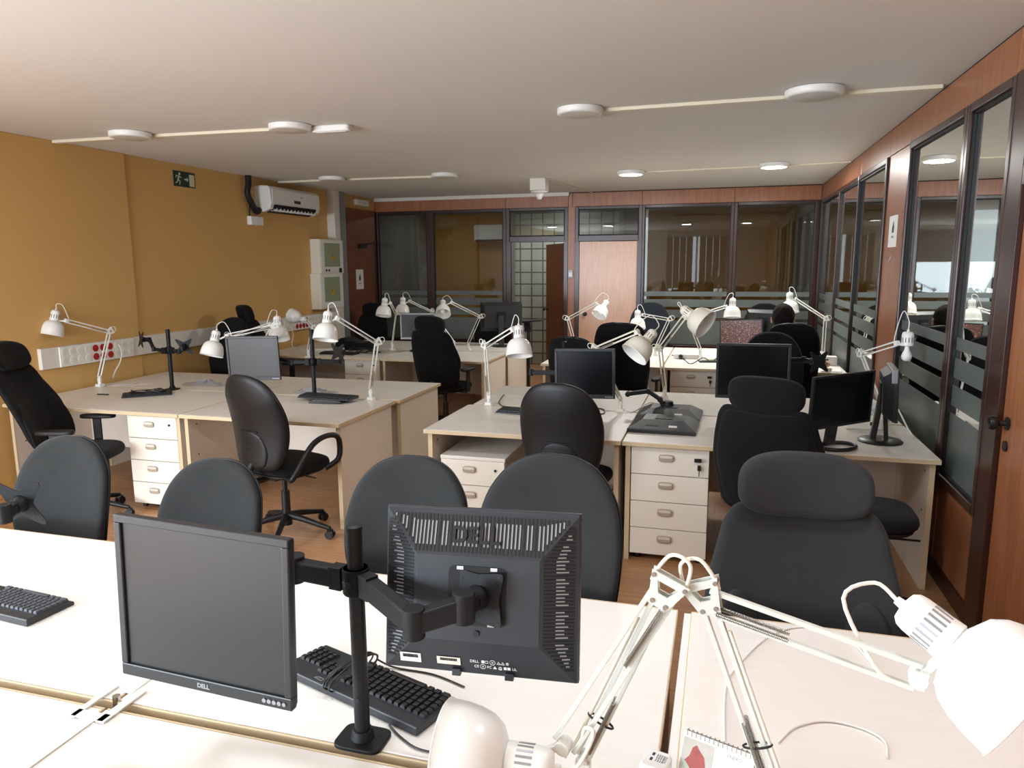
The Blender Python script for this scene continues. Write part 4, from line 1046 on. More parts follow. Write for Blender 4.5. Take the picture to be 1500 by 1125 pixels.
lamp('white lamp whose shade hangs over the head of the seated person', (1203, 521), (1209, 467), (1165, 438), (1157, 441), (0.05, -0.2, -1), base3=(1.02, 8.16, DZ), f1=False, l1=0.40)
lamp('white lamp without a shade, its bare bulb hanging by the glass partition', (1281, 591), (1262, 519), (1314, 503), (1329, 507), (0.0, -0.05, -1), base3=(1.0, 5.0, DZ), f1=True, shade=False, loop=(0, 0, 2.4), l1=0.42, f2=False)
lamp('large white foreground lamp with its shade in front of the black keyboard', (850, 1135), tuple(at(971, 872, y=1.24)), tuple(at(826, 1092, y=1.19)), (741, 1114), (-1.0, -0.05, 0.0), base3=(-0.225, 1.255, DZ), f1=None, face=True, fine=True, r=0.092, l1=0.45, l2=0.40, loop=(0.2, -0.1, 0.9))
lamp('large white lamp at the right front with its big shade cut by the right edge', (1135, 1135), tuple(at(1036, 880, y=1.25)), tuple(at(1345, 992, y=1.2)), (1398, 945), (0.72, -0.45, -0.42), base3=(0.12, 1.255, DZ), f1=None, f2=False, fine=True, r=0.10, l1=0.45, l2=0.42, loop=(-1.0, 0.1, 0.7))


# ------------------------------------------------------------------ monitors
def frame_xf(mb, mx):
    mb.v = [tuple(mx @ V(p)) for p in mb.v]; return mb


def monitor(label, c, yaw, tilt, roll, w, h, scr='screendark', frame='bezel', bz=0.018, bb=0.026, depth=0.05, stand=None, logo=None, buttons=False, detail_back=False, name='monitor', top_trim=False):
    Rm = Matrix.Rotation(R(tilt), 3, 'X') @ Matrix.Rotation(R(roll), 3, 'Y')
    c = V(c)
    if stand: t = thing(name, label, 'monitor', (c.x, c.y, DZ), R(yaw)); off = V((0, 0, c.z - DZ))
    else: t = thing(name, label, 'monitor', c, R(yaw)); off = V((0, 0, 0))
    mx = Rm.to_4x4(); mx.translation = off
    T = lambda mb: frame_xf(mb, mx)
    # bezel ring (front at y=0)
    b = MB(); hw, hh = w / 2, h / 2; fd = 0.018
    for x0, x1, z0, z1 in ((-hw, hw, hh - bz, hh), (-hw, hw, -hh, -hh + bb), (-hw, -hw + bz, -hh + bb, hh - bz), (hw - bz, hw, -hh + bb, hh - bz)):
        b.box(((x0 + x1) / 2, fd / 2, (z0 + z1) / 2), (x1 - x0, fd, z1 - z0))
    b.box((0, 0.017, 0), (w - 0.004, 0.008, h - 0.004))
    T(b).build('bezel', frame, t, smooth=0, bevel=0.0025)
    sc = T(MB().box((0, 0.009, (bb - bz) / 2), (w - 2 * bz + .001, 0.006, h - bz - bb + .001))).build('screen', scr, t, smooth=0)
    # rear housing: tapered
    i1, i2 = (0.72, 0.62) if detail_back else (0.8, 0.74)
    r0 = [(-hw + .002, -hh + .002), (hw - .002, -hh + .002), (hw - .002, hh - .002), (-hw + .002, hh - .002)]
    if detail_back: cz = -0.01; ib = [(-hw * 0.62, -hh * 0.55), (hw * 0.62, -hh * 0.55), (hw * 0.62, hh * 0.46), (-hw * 0.62, hh * 0.46)]
    else: ib = [(x * i1, z * i2) for x, z in r0]
    vs = [V((x, fd, z)) for x, z in r0] + [V((x, fd + 0.006, z)) for x, z in r0] + [V((x, depth, z)) for x, z in ib]
    fs = [(0, 1, 5, 4), (1, 2, 6, 5), (2, 3, 7, 6), (3, 0, 4, 7), (4, 5, 9, 8), (5, 6, 10, 9), (6, 7, 11, 10), (7, 4, 8, 11), (8, 9, 10, 11), (3, 2, 1, 0)]
    hm = T(MB().add(vs, fs)).build('rear_housing', 'greyplastic' if detail_back else frame, t, smooth=0, bevel=0.003)
    if not detail_back:
        vm = MB()
        for i in range(9): vm.box((0, depth * 0.78 - 0.002, hh * (0.80 + 0.016 * (i - 4))), (w * 0.5, 0.002, 0.002)) if 0 else None
        T(MB().box((0, depth + 0.004, 0), (0.12, 0.008, 0.12))).build('mount_plate', 'blackmetal', t, smooth=0, bevel=0.002)
        T(MB().box((-w * 0.24, depth * 0.9, -h * 0.27), (0.06, 0.001, 0.025))).build('sticker', 'paper', t, smooth=0)
    if top_trim: T(MB().box((0, 0.022, hh - 0.035), (w + 0.004, 0.03, 0.074))).build('top_trim', 'silver', t, smooth=0, bevel=0.004)['label'] = 'silver top edge'
    if logo:
        u = Rm @ V((1, 0, 0)); v = Rm @ V((0, 0, 1)); o = mx @ V((0, -0.0006, -hh + bb * 0.5))
        text_mesh('logo', logo, 0.013, 'silver', t, o, u, v, bold=0.0006)
    if buttons:
        bm = MB()
        for i in range(5): bm.cyl((hw * (0.70 + 0.055 * i), 0.001, -hh + bb * 0.5), (hw * (0.70 + 0.055 * i), -0.0025, -hh + bb * 0.5), 0.0045 if i < 4 else 0.004, n=12)
        T(bm).build('buttons', 'silver', t)
    if stand == 'ring':
        s = MB(); s.tube([(0.11 * math.cos(a) + 0.01, 0.08 * math.sin(a) + 0.03, 0.011) for a in [2 * PI * i / 28 for i in range(28)]], 0.011, 8, closed=True)
        st = s.build('stand_ring', 'bezel', t, smooth=60)
        MB().bar((0, 0.08, 0.012), (0, 0.055, off.z - hh * 0.5), 0.07, 0.03).bar((0, 0.06, off.z - hh * 0.8), (0, 0.045, off.z - hh * 0.1), 0.09, 0.03).build('stand_neck', 'bezel', t, smooth=0, bevel=0.008)
    if stand == 'foot':
        MB().lathe([(0.0, 0), (0.118, 0), (0.12, 0.006), (0.11, 0.014), (0.06, 0.02), (0, 0.022)], (0, 0.06, 0), (0, 0, 1), 40).build('stand_foot', 'bezel', t, smooth=50)
        MB().bar((0, 0.10, 0.012), (0, 0.065, off.z + 0.02), 0.07, 0.03).bar((0, 0.03, 0.015), (0, 0.05, off.z - hh * 0.5), 0.06, 0.022).build('stand_neck', 'bezel', t, smooth=0, bevel=0.008)
    if detail_back:
        # local helper on the rear: x to the viewer's right is -X
        hgt = lambda x, z: None
        slots = MB(); lite = MB()

        def surf(x, z):
            """depth of the tapered housing at (x, z)"""
            ix, iz0, iz1 = hw * 0.62, -hh * 0.55, hh * 0.46
            ax = max(0, (abs(x) - ix) / (hw - ix)); az = max(0, (z - iz1) / (hh - iz1)) if z > 0 else max(0, (iz0 - z) / (hh + iz0))
            return fd + 0.006 + (depth - fd - 0.006) * (1 - max(ax, az))
        # top vents
        n = 46
        for i in range(n):
            x = -hw * 0.88 + 2 * hw * 0.88 * i / (n - 1)
            z1 = hh * 0.93; zl = hh * 0.50 if abs(x) < hw * 0.66 else hh * (0.50 + 0.43 * (abs(x) / hw - 0.62) / 0.30)
            if zl > z1 - 0.004: continue
            a, b_ = V((x, surf(x, z1) + 0.0004, z1)), V((x, surf(x, zl) + 0.0006, zl))
            slots.bar(a, b_, 0.0042, 0.0008, V((0, 1, 0)))
            zc0, zc1 = zl + (z1 - zl) * 0.18, zl + (z1 - zl) * 0.82
            if (i * 7) % 11 > 1: lite.bar(V((x, surf(x, zc1) + 0.0012, zc1)), V((x, surf(x, zc0) + 0.0012, zc0)), 0.0030, 0.0006, V((0, 1, 0)))
        m = 40
        for sx in (-1, 1):
            for i in range(m):
                z = hh * 0.84 - (hh * 1.66) * i / (m - 1)
                xi = hw * 0.66
                if z > hh * 0.46: xi = hw * (0.66 + 0.30 * (z / hh - 0.46) / 0.5)
                if z < -hh * 0.55: xi = hw * (0.66 + 0.30 * (-z / hh - 0.55) / 0.40)
                xo = hw * 0.955
                if xi > xo - 0.004: continue
                slots.bar(V((sx * xi, surf(xi, z) + 0.0006, z)), V((sx * xo, surf(xo, z) + 0.0004, z)), 0.0038, 0.0008, V((0, 1, 0)))
                if i % 9 != 4 and abs(z) < hh * 0.78:
                    xa, xb = xi + (xo - xi) * 0.40, xi + (xo - xi) * (0.68 if i % 3 else 0.8)
                    lite.bar(V((sx * xa, surf(xa, z) + 0.0012, z)), V((sx * xb, surf(xb, z) + 0.0012, z)), 0.0026, 0.0006, V((0, 1, 0)))  # pale centre streak paints the highlight on the metal behind the slots
        T(slots).build('vent_slots', 'dark', hm, smooth=0)
        k = T(lite).build('vent_shield', 'silver', hm, smooth=0); k['label'] = 'bright metal shield seen through the vent slots, highlight painted as streaks'
        u = Rm @ V((-1, 0, 0)); v = Rm @ V((0, 0, 1)); yv = surf(0, hh * 0.70)
        tl = (depth - fd - 0.006) / (hh * 0.54)
        v2 = (Rm @ V((0, -tl * 1.0, 1))).normalized()
        text_mesh('logo', 'DELL', 0.046, 'black', hm, mx @ V((0.006, yv + 0.004, hh * 0.70)), u, v2, extrude=0.0025, bold=0.0012)
        # recessed mount plate, clips and labels
        pl = MB().prism(superell(0.060, 0.060, 10, 40), (0, depth + 0.0005, 0), (1, 0, 0), (0, 0, 1), (0, 0.0015, 0)); T(pl).build('recess', 'dark', hm)
        cl = MB()
        for x, z in ((0.035, 0.056), (-0.035, 0.056), (0.03, -0.056), (-0.03, -0.056)): cl.box((x, depth + 0.002, z), (0.014, 0.003, 0.007))
        k = T(cl).build('clip', 'chrome', hm, smooth=0)
        T(MB().cyl((0.0, depth, -0.075), (0.0, depth + 0.004, -0.075), 0.006, n=16)).build('screw', 'black', hm)
        zz = -hh * 0.83; ys = surf(0, zz) + 0.0015
        slope = (depth - fd - 0.006) / (hh * 0.45)
        vv_ = (Rm @ V((0, slope, 1))).normalized()
        for x, wd, ht, mm in ((hw * 0.70, 0.045, 0.022, 'paper'), (hw * 0.30, 0.050, 0.018, 'cream')):
            zt = V((0, slope, 1)).normalized()
            sk = T(MB().prism([(-wd / 2, -ht / 2), (wd / 2, -ht / 2), (wd / 2, ht / 2), (-wd / 2, ht / 2)], (x, surf(min(x, hw * .6), zz) + 0.0012, zz), (1, 0, 0), zt, V((0, 0.0008, 0)))).build('sticker', mm, hm, smooth=0)
            bars = MB(); random.seed(int(x * 1000))
            for q in range(15):
                xx = x + wd * 0.34 * (q / 7 - 1)
                bars.prism([(-0.0008 - 0.0006 * random.random(), 0.0), (0.0008, 0.0), (0.0008, ht * 0.35), (-0.0008, ht * 0.35)], (xx, surf(min(x, hw * .6), zz) + 0.0022, zz), (1, 0, 0), zt, V((0, 0.0004, 0)))
            T(bars).build('barcode', 'dark', sk, smooth=0)
        o = mx @ V((-hw * 0.12, surf(0, zz + 0.004) + 0.0016, zz + 0.004))
        text_mesh('certification_marks', 'DELL  \u25a0\u25a1 \u2297 \u25b3\u25b3 \u00ae', 0.0085, 'paper', hm, o, u, vv_)
        text_mesh('certification_marks', 'CE \u2297 FC \u25b2 @ \u25a0\u25a0 UL', 0.0085, 'paper', hm, mx @ V((-hw * 0.18, surf(0, zz - 0.007) + 0.0016, zz - 0.007)), u, vv_)
        hk = MB()
        for x in (hw * 0.22, -hw * 0.32): hk.box((x, fd + 0.012, -hh + 0.006), (0.018, 0.012, 0.014))
        T(hk).build('hook', 'greyplastic', hm, smooth=0, bevel=0.001)
    return t


monitor('large square monitor facing the viewer at the front left, screen off', (-0.963, 1.119, 1.081), -1.0, -0.9, 1.6, .405, .345, 'screen', logo='DELL', buttons=True, bz=0.016, bb=0.026, depth=0.055)
monitor('monitor seen from behind in the foreground with vent slots and barcode stickers', (-0.458, 1.358, 1.081), 184.2, 9.1, 0.6, .41, .34, detail_back=True, depth=0.05, frame='greyplastic')
monitor('black widescreen monitor on a ring shaped stand on the wide middle desk', (0.65, 4.25, 1.005), 41, 3.5, -1, .46, .295, stand='ring', bz=0.012, bb=0.014, depth=0.04)
monitor('large dark monitor behind the headrest of the middle high backed chair', (0.199, 4.88, 1.057), -0.2, 1.2, -0.2, .455, .36, logo=None, bz=0.017, bb=0.02)
monitor('square dark monitor held on an arm in the middle group beside the cream lamp', (-0.883, 4.828, 1.012), 1.9, 0.5, -1.1, .41, .34, scr='screendark', buttons=True)
monitor('small grey screened monitor of the left group behind the loop armed chair', (-3.434, 4.767, 1.05), 12.2, 2.4, -0.7, .41, .34, scr='screen', buttons=True)
monitor('monitor showing lines of orange code beside the seated person', (0.188, 8.0, 1.019), -14, 0, -3, .44, .28, scr='code', bz=0.012, bb=0.016, stand='foot')
monitor('silver framed monitor at the back left beside the tall gangway chair', (-3.443, 7.95, 1.03), 14, 1, 0, .42, .31, scr='screen', frame='silver', stand='foot')
monitor('big dark monitor seen from behind at the back left with a small white sticker', (-2.66, 8.75, 1.10), 196, 0, 0, .52, .36, scr='screendark', depth=0.06, stand='foot')
monitor('dark monitor seen from behind to the right of the code screen', (0.44, 8.45, 1.10), 150, 0, 0, .40, .28, stand='foot')
# two narrow screens standing edge-on
monitor('black monitor with a silver top edge standing edge on beside the glass partition', (0.955, 4.50, 1.02), 84, -2, 0, .34, .29, stand='foot', bz=0.012, bb=0.02, depth=0.075, frame='bezel', top_trim=True)


# two monitors lying face down
def flat_monitor(label, x, y, rz, z=DZ):
    t = thing('monitor', label, 'monitor', (x, y, z), R(rz))
    w, h = 0.41, 0.34
    b = MB().box((0, 0, 0.012), (w, h, 0.024)); b.build('bezel', 'bezel', t, smooth=0, bevel=0.004)
    vs = [V((sx * w / 2 * 0.99, sy * h / 2 * 0.99, 0.024)) for sx, sy in ((-1, -1), (1, -1), (1, 1), (-1, 1))] + [V((sx * w / 2 * 0.62, sy * h / 2 * k, 0.062)) for sx, sy, k in ((-1, -1, .25), (1, -1, .25), (1, 1, .8), (-1, 1, .8))]
    hm = MB().add(vs, [(3, 2, 1, 0), (0, 1, 5, 4), (1, 2, 6, 5), (2, 3, 7, 6), (3, 0, 4, 7), (4, 5, 6, 7)]).build('rear_housing', 'greyplastic', t, smooth=0, bevel=0.004)
    MB().box((0, 0.03, 0.064), (0.11, 0.11, 0.004)).build('mount_plate', 'blackmetal', t, smooth=0, bevel=0.002)
    u, v = V((1, 0, 0)), V((0, (0.145 + 0.09) * 0.5, 0.038)).normalized()
    MB().prism([(0.04, -0.012), (0.09, -0.012), (0.09, 0.012), (0.04, 0.012)], (0, -0.118, 0.0385), (1, 0, 0), V((0, 0.126, 0.038)).normalized(), (0, -0.0004, 0.0012)).build('sticker', 'paper', t, smooth=0)
    MB().prism([(-0.10, -0.006), (-0.02, -0.006), (-0.02, 0.006), (-0.10, 0.006)], (0, -0.118, 0.0385), (1, 0, 0), V((0, 0.126, 0.038)).normalized(), (0, -0.0004, 0.0012)).build('connector_bay', 'dark', t, smooth=0)
    return t


flat_monitor('front one of two grey monitors lying face down on the pedestal desk', -0.325, 4.54, -2)
flat_monitor('rear one of two grey monitors lying face down, with the black arm resting on it', -0.315, 4.91, -2)


# ------------------------------------------------------------------ monitor arms
def star(mb_parent, c, nrm, s=0.062, upv=V((0, 0, 1)), rot=0.0, m='blackmetal', full=False):
    """VESA star plate, centre c, facing nrm"""
    nrm = V(nrm).normalized(); u = upv.cross(nrm).normalized(); v = nrm.cross(u)
    if rot: u, v = u * math.cos(rot) + v * math.sin(rot), v * math.cos(rot) - u * math.sin(rot)
    pts = []
    for i in range(4):
        a = PI / 4 + i * PI / 2
        for da, rr in ((-0.10, 1.0), (0.0, 1.07), (0.10, 1.0), (0.45, 0.55 if not full else 0.76), (PI / 4, 0.44 if not full else 0.68), (PI / 2 - 0.45, 0.55 if not full else 0.76)):
            pts.append((math.cos(a + da) * s * (1.35 if not full else 1.12) * rr, math.sin(a + da) * s * (1.35 if not full else 1.12) * rr))
    p = MB().prism(pts, V(c) - nrm * 0.0015, u, v, nrm * 0.003).build('mount_plate', m, mb_parent, smooth=0)
    h = MB()
    for i in range(4):
        a = PI / 4 + i * PI / 2
        for rr in ((1.2, 0.8) if not full else (1.05, 0.8)): q = V(c) + (u * math.cos(a) + v * math.sin(a)) * s * rr; h.cyl(q - nrm * 0.0022, q + nrm * 0.0022, 0.0035, n=10)
    h.build('screw_hole', 'dark', p)
    MB().cyl(V(c) - nrm * 0.03, V(c) - nrm * 0.001, 0.020, 0.026, 20).build('swivel_ball', m, p, smooth=40)
    return p


def pole_arm(label, x, y, height, arms, foot=(0.1, 0.1), z0=DZ, r=0.0165, m='blackmetal', bolt=True):
    """arms: list of (list of points from the pole outwards, plate normal or None, link width)"""
    O = V((x, y, z0))
    t = thing('monitor_mount', label, 'monitor mount', O)
    MB().prism(superell(foot[0] / 2, foot[1] / 2, 5, 32), (0, 0, 0), (1, 0, 0), (0, 1, 0), (0, 0, 0.009)).cyl((0, 0, 0.008), (0, 0, 0.03), 0.026, 0.021, 24).build('foot_plate', m, t, smooth=30, bevel=0.002)
    p = MB().cyl((0, 0, 0.01), (0, 0, height), r, n=28).lathe([(r + .0012, height - 0.002), (r + .0012, height + 0.006), (r * 0.8, height + 0.009), (0, height + 0.009)], n=28).build('pole', m, t, smooth=40, bevel=0.0)
    if bolt:
        hb = MB()
        for k in (0.45, 0.78): q = V((-0.001, -r - 0.0002, height * (1 - k))); hb.cyl(q, q + V((0, -0.001, 0)), 0.005, n=12)
        hb.build('bolt_hole', 'dark', p)
    for pts, nrm, wd in arms:
        pts = [V(q) - O for q in pts]
        zc = pts[0].z
        c = MB().lathe([(r + 0.010, zc - 0.028), (r + 0.012, zc - 0.024), (r + 0.012, zc + 0.024), (r + 0.010, zc + 0.028)], (0, 0, 0), (0, 0, 1), 28)
        d0 = V((pts[1].x, pts[1].y, 0)).normalized()
        c.box(d0 * 0.045 + V((0, 0, zc)), (0.03, 0.03, 0.05), Matrix.Rotation(math.atan2(d0.y, d0.x), 3, 'Z'))
        c.cyl(d0 * 0.0 + V((d0.y * 0.03, -d0.x * 0.03, zc)), V((-d0.y * 0.03, d0.x * 0.03, zc)), 0.007, n=12)
        cl = c.build('clamp', m, t, smooth=40, bevel=0.001)
        q0 = d0 * 0.05 + V((0, 0, zc))
        ch = [q0] + pts[1:]
        for a, b in zip(ch[:-1], ch[1:]):
            l = MB().bar(a, b, wd * 0.75, wd, V((0, 0, 1))).build('link', m, t, smooth=0, bevel=0.004)
            MB().cyl(b - V((0, 0, wd * 0.72)), b + V((0, 0, wd * 0.72)), wd * 0.52, n=20).build('joint', m, l, smooth=40, bevel=0.002)
        if nrm is not None:
            nr = V(nrm).normalized(); e = ch[-1]
            MB().bar(e, e + nr * 0.045, 0.034, 0.034).build('tilt_head', m, t, smooth=0, bevel=0.006)
            star(t, e + nr * 0.066, nr, full=wd > 0.04)
    return t


A_ = at(606, 912, z=1.075); M2b = V((-0.458, 1.358, 1.081))
bk2 = V((-0.073, -0.985, 0.158))      # out of the rear of the foreground monitor
v2 = M2b + bk2 * 0.118
A1 = V((-0.712, 1.293, 1.10))
pole_arm('tall black double monitor arm in the foreground holding both front monitors', -0.715, 1.292, 0.482,
         [([A1, (A_.x, A_.y, 1.075), (v2.x + 0.01, v2.y - 0.004, v2.z)], -bk2, 0.042),
          ([A1 + V((0, 0, 0.0)), at(432, 832, z=1.10) * 1.0, (-0.99, 1.30, 1.09)], (0.05, -1, 0), 0.042)], foot=(0.11, 0.085))
s0 = at(30, 738, y=1.52)
pole_arm('black monitor arm at the left edge ending in an empty star bracket', s0.x - 0.30, 1.30, 0.46, [([(s0.x - 0.30, 1.30, s0.z), (s0.x - 0.19, 1.34, s0.z - .01), (s0.x + 0.016, s0.y - 0.063, s0.z - .006)], (-0.25, 0.95, 0.1), 0.036)])
pw = at(250, 484, y=5.0)
q1, q2 = at(213, 497, y=4.95), at(277, 510, y=4.95)
q0 = at(247, 513, y=5.0)
pole_arm('black pole by the ochre wall with two empty star brackets', at(252, 563, y=5.0).x, 5.0, pw.z - DZ,
         [([(0, 0, q0.z), (q1.x + 0.12, 4.90, q0.z + .02), (q1.x + 0.06, 4.93, q1.z)], (-0.5, -0.8, 0.1), 0.028), ([(0, 0, q0.z), (q2.x - 0.10, 4.95, q0.z), (q2.x - 0.05, 4.93, q2.z)], (-0.45, 0.88, 0.1), 0.028)])
pw = at(450, 484, y=4.99); q2 = at(497, 517, y=4.9); q0 = at(455, 530, y=4.99)
pole_arm('black pole between the small grey screen and the gangway lamp with one empty star bracket', at(461, 582, y=4.99).x, 4.99, pw.z - DZ,
         [([(0, 0, q0.z), (q2.x - 0.10, 5.08, q0.z), (q2.x, 4.97, q2.z)], (-0.25, -0.95, 0.05), 0.026), ([(0, 0, q0.z), (-3.20, 4.93, q0.z), (-3.42, 4.94, 1.05)], (0.21, -0.97, 0), 0.028)])
pw = at(825, 502, y=4.99)
pole_arm('black monitor arm of the middle group with a free black clamp on its left', at(826, 590, y=4.99).x, 4.99, pw.z - DZ,
         [([(0, 0, 1.0), (-1.10, 5.0, 0.985), (-1.30, 4.99, 0.985)], None, 0.032), ([(0, 0, 1.01), (-0.98, 4.97, 1.01), (-0.885, 4.975, 1.012)], (0.03, -1, 0), 0.028)])
s3 = at(1203, 531, y=4.95)
pole_arm('black mount behind the large dark middle monitor, empty star bracket on its right', 0.30, 5.0, 0.42,
         [([(0.3, 5.0, s3.z), (0.52, 5.06, s3.z), (s3.x - 0.05, 4.98, s3.z)], (0.5, -0.85, 0.1), 0.03), ([(0.3, 5.0, 1.04), (0.25, 4.995, 1.05), (0.202, 4.99, 1.057)], (0, -1, 0), 0.02)], z0=DZ)
# the drooping arm over the face-down monitors
O = V((-0.33, 4.965, DZ + 0.064))
t = thing('monitor_mount', 'bent black monitor arm sticking up from the back of a face down monitor', 'monitor mount', O)
k0, k1, k2, k3 = at(975, 600, y=4.96), at(967, 585, y=4.96), at(950, 573, y=4.96), at(920, 577, y=4.94)
MB().cyl((0, 0, 0), (0, 0, 0.03), 0.035, 0.03, 24).build('swivel_ball', 'blackmetal', t)
ar = [V((0, 0, 0.02)), k0 - O, k1 - O, k2 - O, k3 - O]
for a, b, wd in zip(ar[:-1], ar[1:], (0.03, 0.034, 0.034, 0.034)):
    l = MB().bar(a, b, wd, wd * 0.8).build('link', 'blackmetal', t, smooth=0, bevel=0.005)
    MB().cyl(b - V((0, 0.022, 0)), b + V((0, 0.022, 0)), 0.018, n=16).build('joint', 'blackmetal', l)

# ------------------------------------------------------------------ keyboards
def keyboard(label, x, y, rz, keys='many', w=0.44, d=0.15, base='keybase', cap='keycap', z=DZ, cable=False, logo=None):
    t = thing('keyboard', label, 'keyboard', (x, y, z), R(rz))
    MB().prism([(-d / 2, 0), (d / 2, 0), (d / 2, 0.022), (d / 2 - 0.03, 0.021), (-d / 2, 0.011)], (-w / 2, 0, 0), (0, 1, 0), (0, 0, 1), (w, 0, 0)).build('base', base, t, smooth=0, bevel=0.003)
    rows = [d / 2 - 0.045 - i * 0.0185 for i in range(6)]
    if keys == 'many':
        meshes = {}
        xs_main = [(-w / 2 + 0.012 + 0.019 * i) for i in range(15)]
        spots = []
        for ri, yy in enumerate(rows):
            if ri == 5: row = [(0.022, 0.023), (0.046, 0.019), (0.068, 0.019), (0.142, 0.118), (0.214, 0.019), (0.236, 0.019), (0.262, 0.026)]
            elif ri == 0: row = [(0.01 + 0.0195 * i, 0.016) for i in range(14)]
            else: row = [(0.008 + ri * 0.002 + 0.0195 * i, 0.0165) for i in range(14 - (ri > 2))]
            spots += [(-w / 2 + 0.008 + a, yy, ww) for a, ww in row]
            if w > 0.4:
                if ri in (0, 1, 2): spots += [(w / 2 - 0.140 + 0.019 * i, yy, 0.0165) for i in range(3)]
                if ri > 0: spots += [(w / 2 - 0.074 + 0.019 * i, yy, 0.0165) for i in range(4)]
        for a, yy, ww in spots[:100]:
            if ww not in meshes:
                hw = ww / 2; q = MB(); hz = 0.009
                vs = [V((sx * hw, sy * 0.0082, 0)) for sx, sy in ((-1, -1), (1, -1), (1, 1), (-1, 1))] + [V((sx * (hw - 0.0022), sy * 0.0062, hz)) for sx, sy in ((-1, -1), (1, -1), (1, 1), (-1, 1))]
                q.add(vs, [(3, 2, 1, 0), (0, 1, 5, 4), (1, 2, 6, 5), (2, 3, 7, 6), (3, 0, 4, 7), (4, 5, 6, 7)])
                o = q.build('key', cap, t, smooth=0, bevel=0.0008, bseg=1); meshes[ww] = o
            else:
                o = meshes[ww].copy(); C.objects.link(o)
            zz = 0.011 + (yy + d / 2) / d * 0.011
            o.location = (a, yy, zz)
    else:
        q = MB()
        for ri, yy in enumerate(rows):
            for i in range(21): q.box((-w / 2 + 0.02 + i * (w - 0.04) / 20, yy, 0.018 + (yy + d / 2) / d * 0.009), (0.0145, 0.0145, 0.008))
        q.build('keys', cap, t, smooth=0)['kind'] = 'stuff'
    if logo: text_mesh('logo', logo, 0.014, 'silver', t, (0.10, d / 2 - 0.016, 0.0225), (1, 0, 0), (0, 1, 0))
    return t


keyboard('grey keyboard at the left edge of the front left desk', -2.095, 1.585, 175, cap='keygrey')
k = keyboard('black keyboard with its cable wound round it behind the foreground pole', -0.80, 1.475, 162, w=0.455, logo='CZIP')
cb = []
for i in range(34):
    a = i * 0.62; cb.append((0.05 + 0.012 * math.sin(a * 0.37), 0.085 * math.cos(a), 0.018 + 0.026 * math.sin(a) + 0.010))
MB().tube(cb, 0.0024, 6, smooth=3).build('wound_cable', 'black', k, smooth=60)
MB().tube([(0.05, -0.085, 0.02), (0.0, -0.10, 0.005), (-0.10, -0.13, 0.004), (-0.2, -0.13, 0.004)], 0.0024, 6, smooth=5).build('wound_cable', 'black', k, smooth=60)
k = keyboard('black keyboard bundled in its own cable on the long left desk', -4.40, 4.72, 40, keys='few', w=0.36)
random.seed(3)
MB().tube([(0.13 * math.sin(i * 0.9) + random.uniform(-.02, .02), 0.075 * math.cos(i * 1.3), 0.030 + 0.012 * math.sin(i * 2.1)) for i in range(26)], 0.003, 6, smooth=3).build('wound_cable', 'black', k, smooth=60)
keyboard('thin black keyboard lying behind the pole of the left group', -2.86, 4.86, -4, keys='few', w=0.45, z=DZ + 0.022)
keyboard('black keyboard half hidden by the plain backed chair of the middle group', -1.27, 4.78, -8, keys='few', w=0.42)
keyboard('flat black keyboard among the cables on the back left desk', -4.25, 7.52, -3, keys='few', w=0.45)
# black tablets under the thin keyboard
for i, (x, y, lab) in enumerate(((-2.83, 4.82, 'black flat device under the thin black keyboard'),)):
    t = thing('tablet', lab, 'tablet', (x, y, DZ), R(6)); MB().box((0, 0, 0.010), (0.26, 0.16, 0.018)).build('body', 'bezel', t, smooth=0, bevel=0.006)
    MB().box((0, 0, 0.0197), (0.22, 0.12, 0.001)).build('screen', 'silver', t, smooth=0)


def crumple(label, x, y, r, seed, name='plastic_bag', h=0.05, cat='plastic bag', mm='plasticbag', asp=0.55):
    random.seed(seed); n, m = 22, 9; vs = []; fs = []
    for j in range(m):
        for i in range(n):
            a = 2 * PI * i / n; rr = r * (j / (m - 1)) * (1 + 0.25 * math.sin(3 * a + seed) + 0.12 * random.uniform(-1, 1))
            zz = max(0.002, h * (1 - (j / (m - 1)) ** 2) * random.uniform(0.25, 1.0)) if j < m - 1 else 0.001
            vs.append((math.cos(a) * rr, math.sin(a) * rr * asp, zz))
    for j in range(m - 1): fs += [(j * n + i, j * n + (i + 1) % n, (j + 1) * n + (i + 1) % n, (j + 1) * n + i) for i in range(n)]
    o = MB().add(vs, fs).build(name, mm, smooth=25); o.location = (x, y, DZ + 0.001)
    return tag(o, label, cat)


crumple('crinkled clear plastic bag beside the empty black pole', -4.30, 5.28, 0.19, 3)
crumple('crinkled grey plastic bag behind the pole of the left group', -3.12, 5.12, 0.18, 5, asp=0.5)
crumple('small crumpled white packet at the back right desk', -0.86, 7.55, 0.09, 9, h=0.04)
crumple('clear plastic wrap on the brightly lit back desk beside the glass partition', 1.0, 5.12, 0.09, 12, h=0.06)


# ------------------------------------------------------------------ small things on the front desks
p = at(962, 1102, z=0.79)
t = thing('usb_charger', 'white cube shaped charger with two blue ports on the front desk', 'charger', (p.x + 0.0, p.y - 0.02, DZ), R(-14))
MB().prism(superell(0.027, 0.030, 5, 32), (0, 0, 0), (1, 0, 0), (0, 1, 0), (0, 0, 0.06)).build('body', 'whitep', t, smooth=40, bevel=0.006)
for y in (-0.008, 0.008): MB().box((-0.008, y + 0.004, 0.0602), (0.005, 0.009, 0.001)).build('port', 'bag', t, smooth=0)
text_mesh('logo', 'TOTU', 0.008, 'silver', t, (0.018, 0.004, 0.0604), (0, 1, 0), (-1, 0, 0))
for i in range(4): text_mesh('spec_text', 'Input 100-240V', 0.0036, 'silver', t, (0.001 + i * 0.0042, 0.004, 0.0604), (0, 1, 0), (-1, 0, 0))
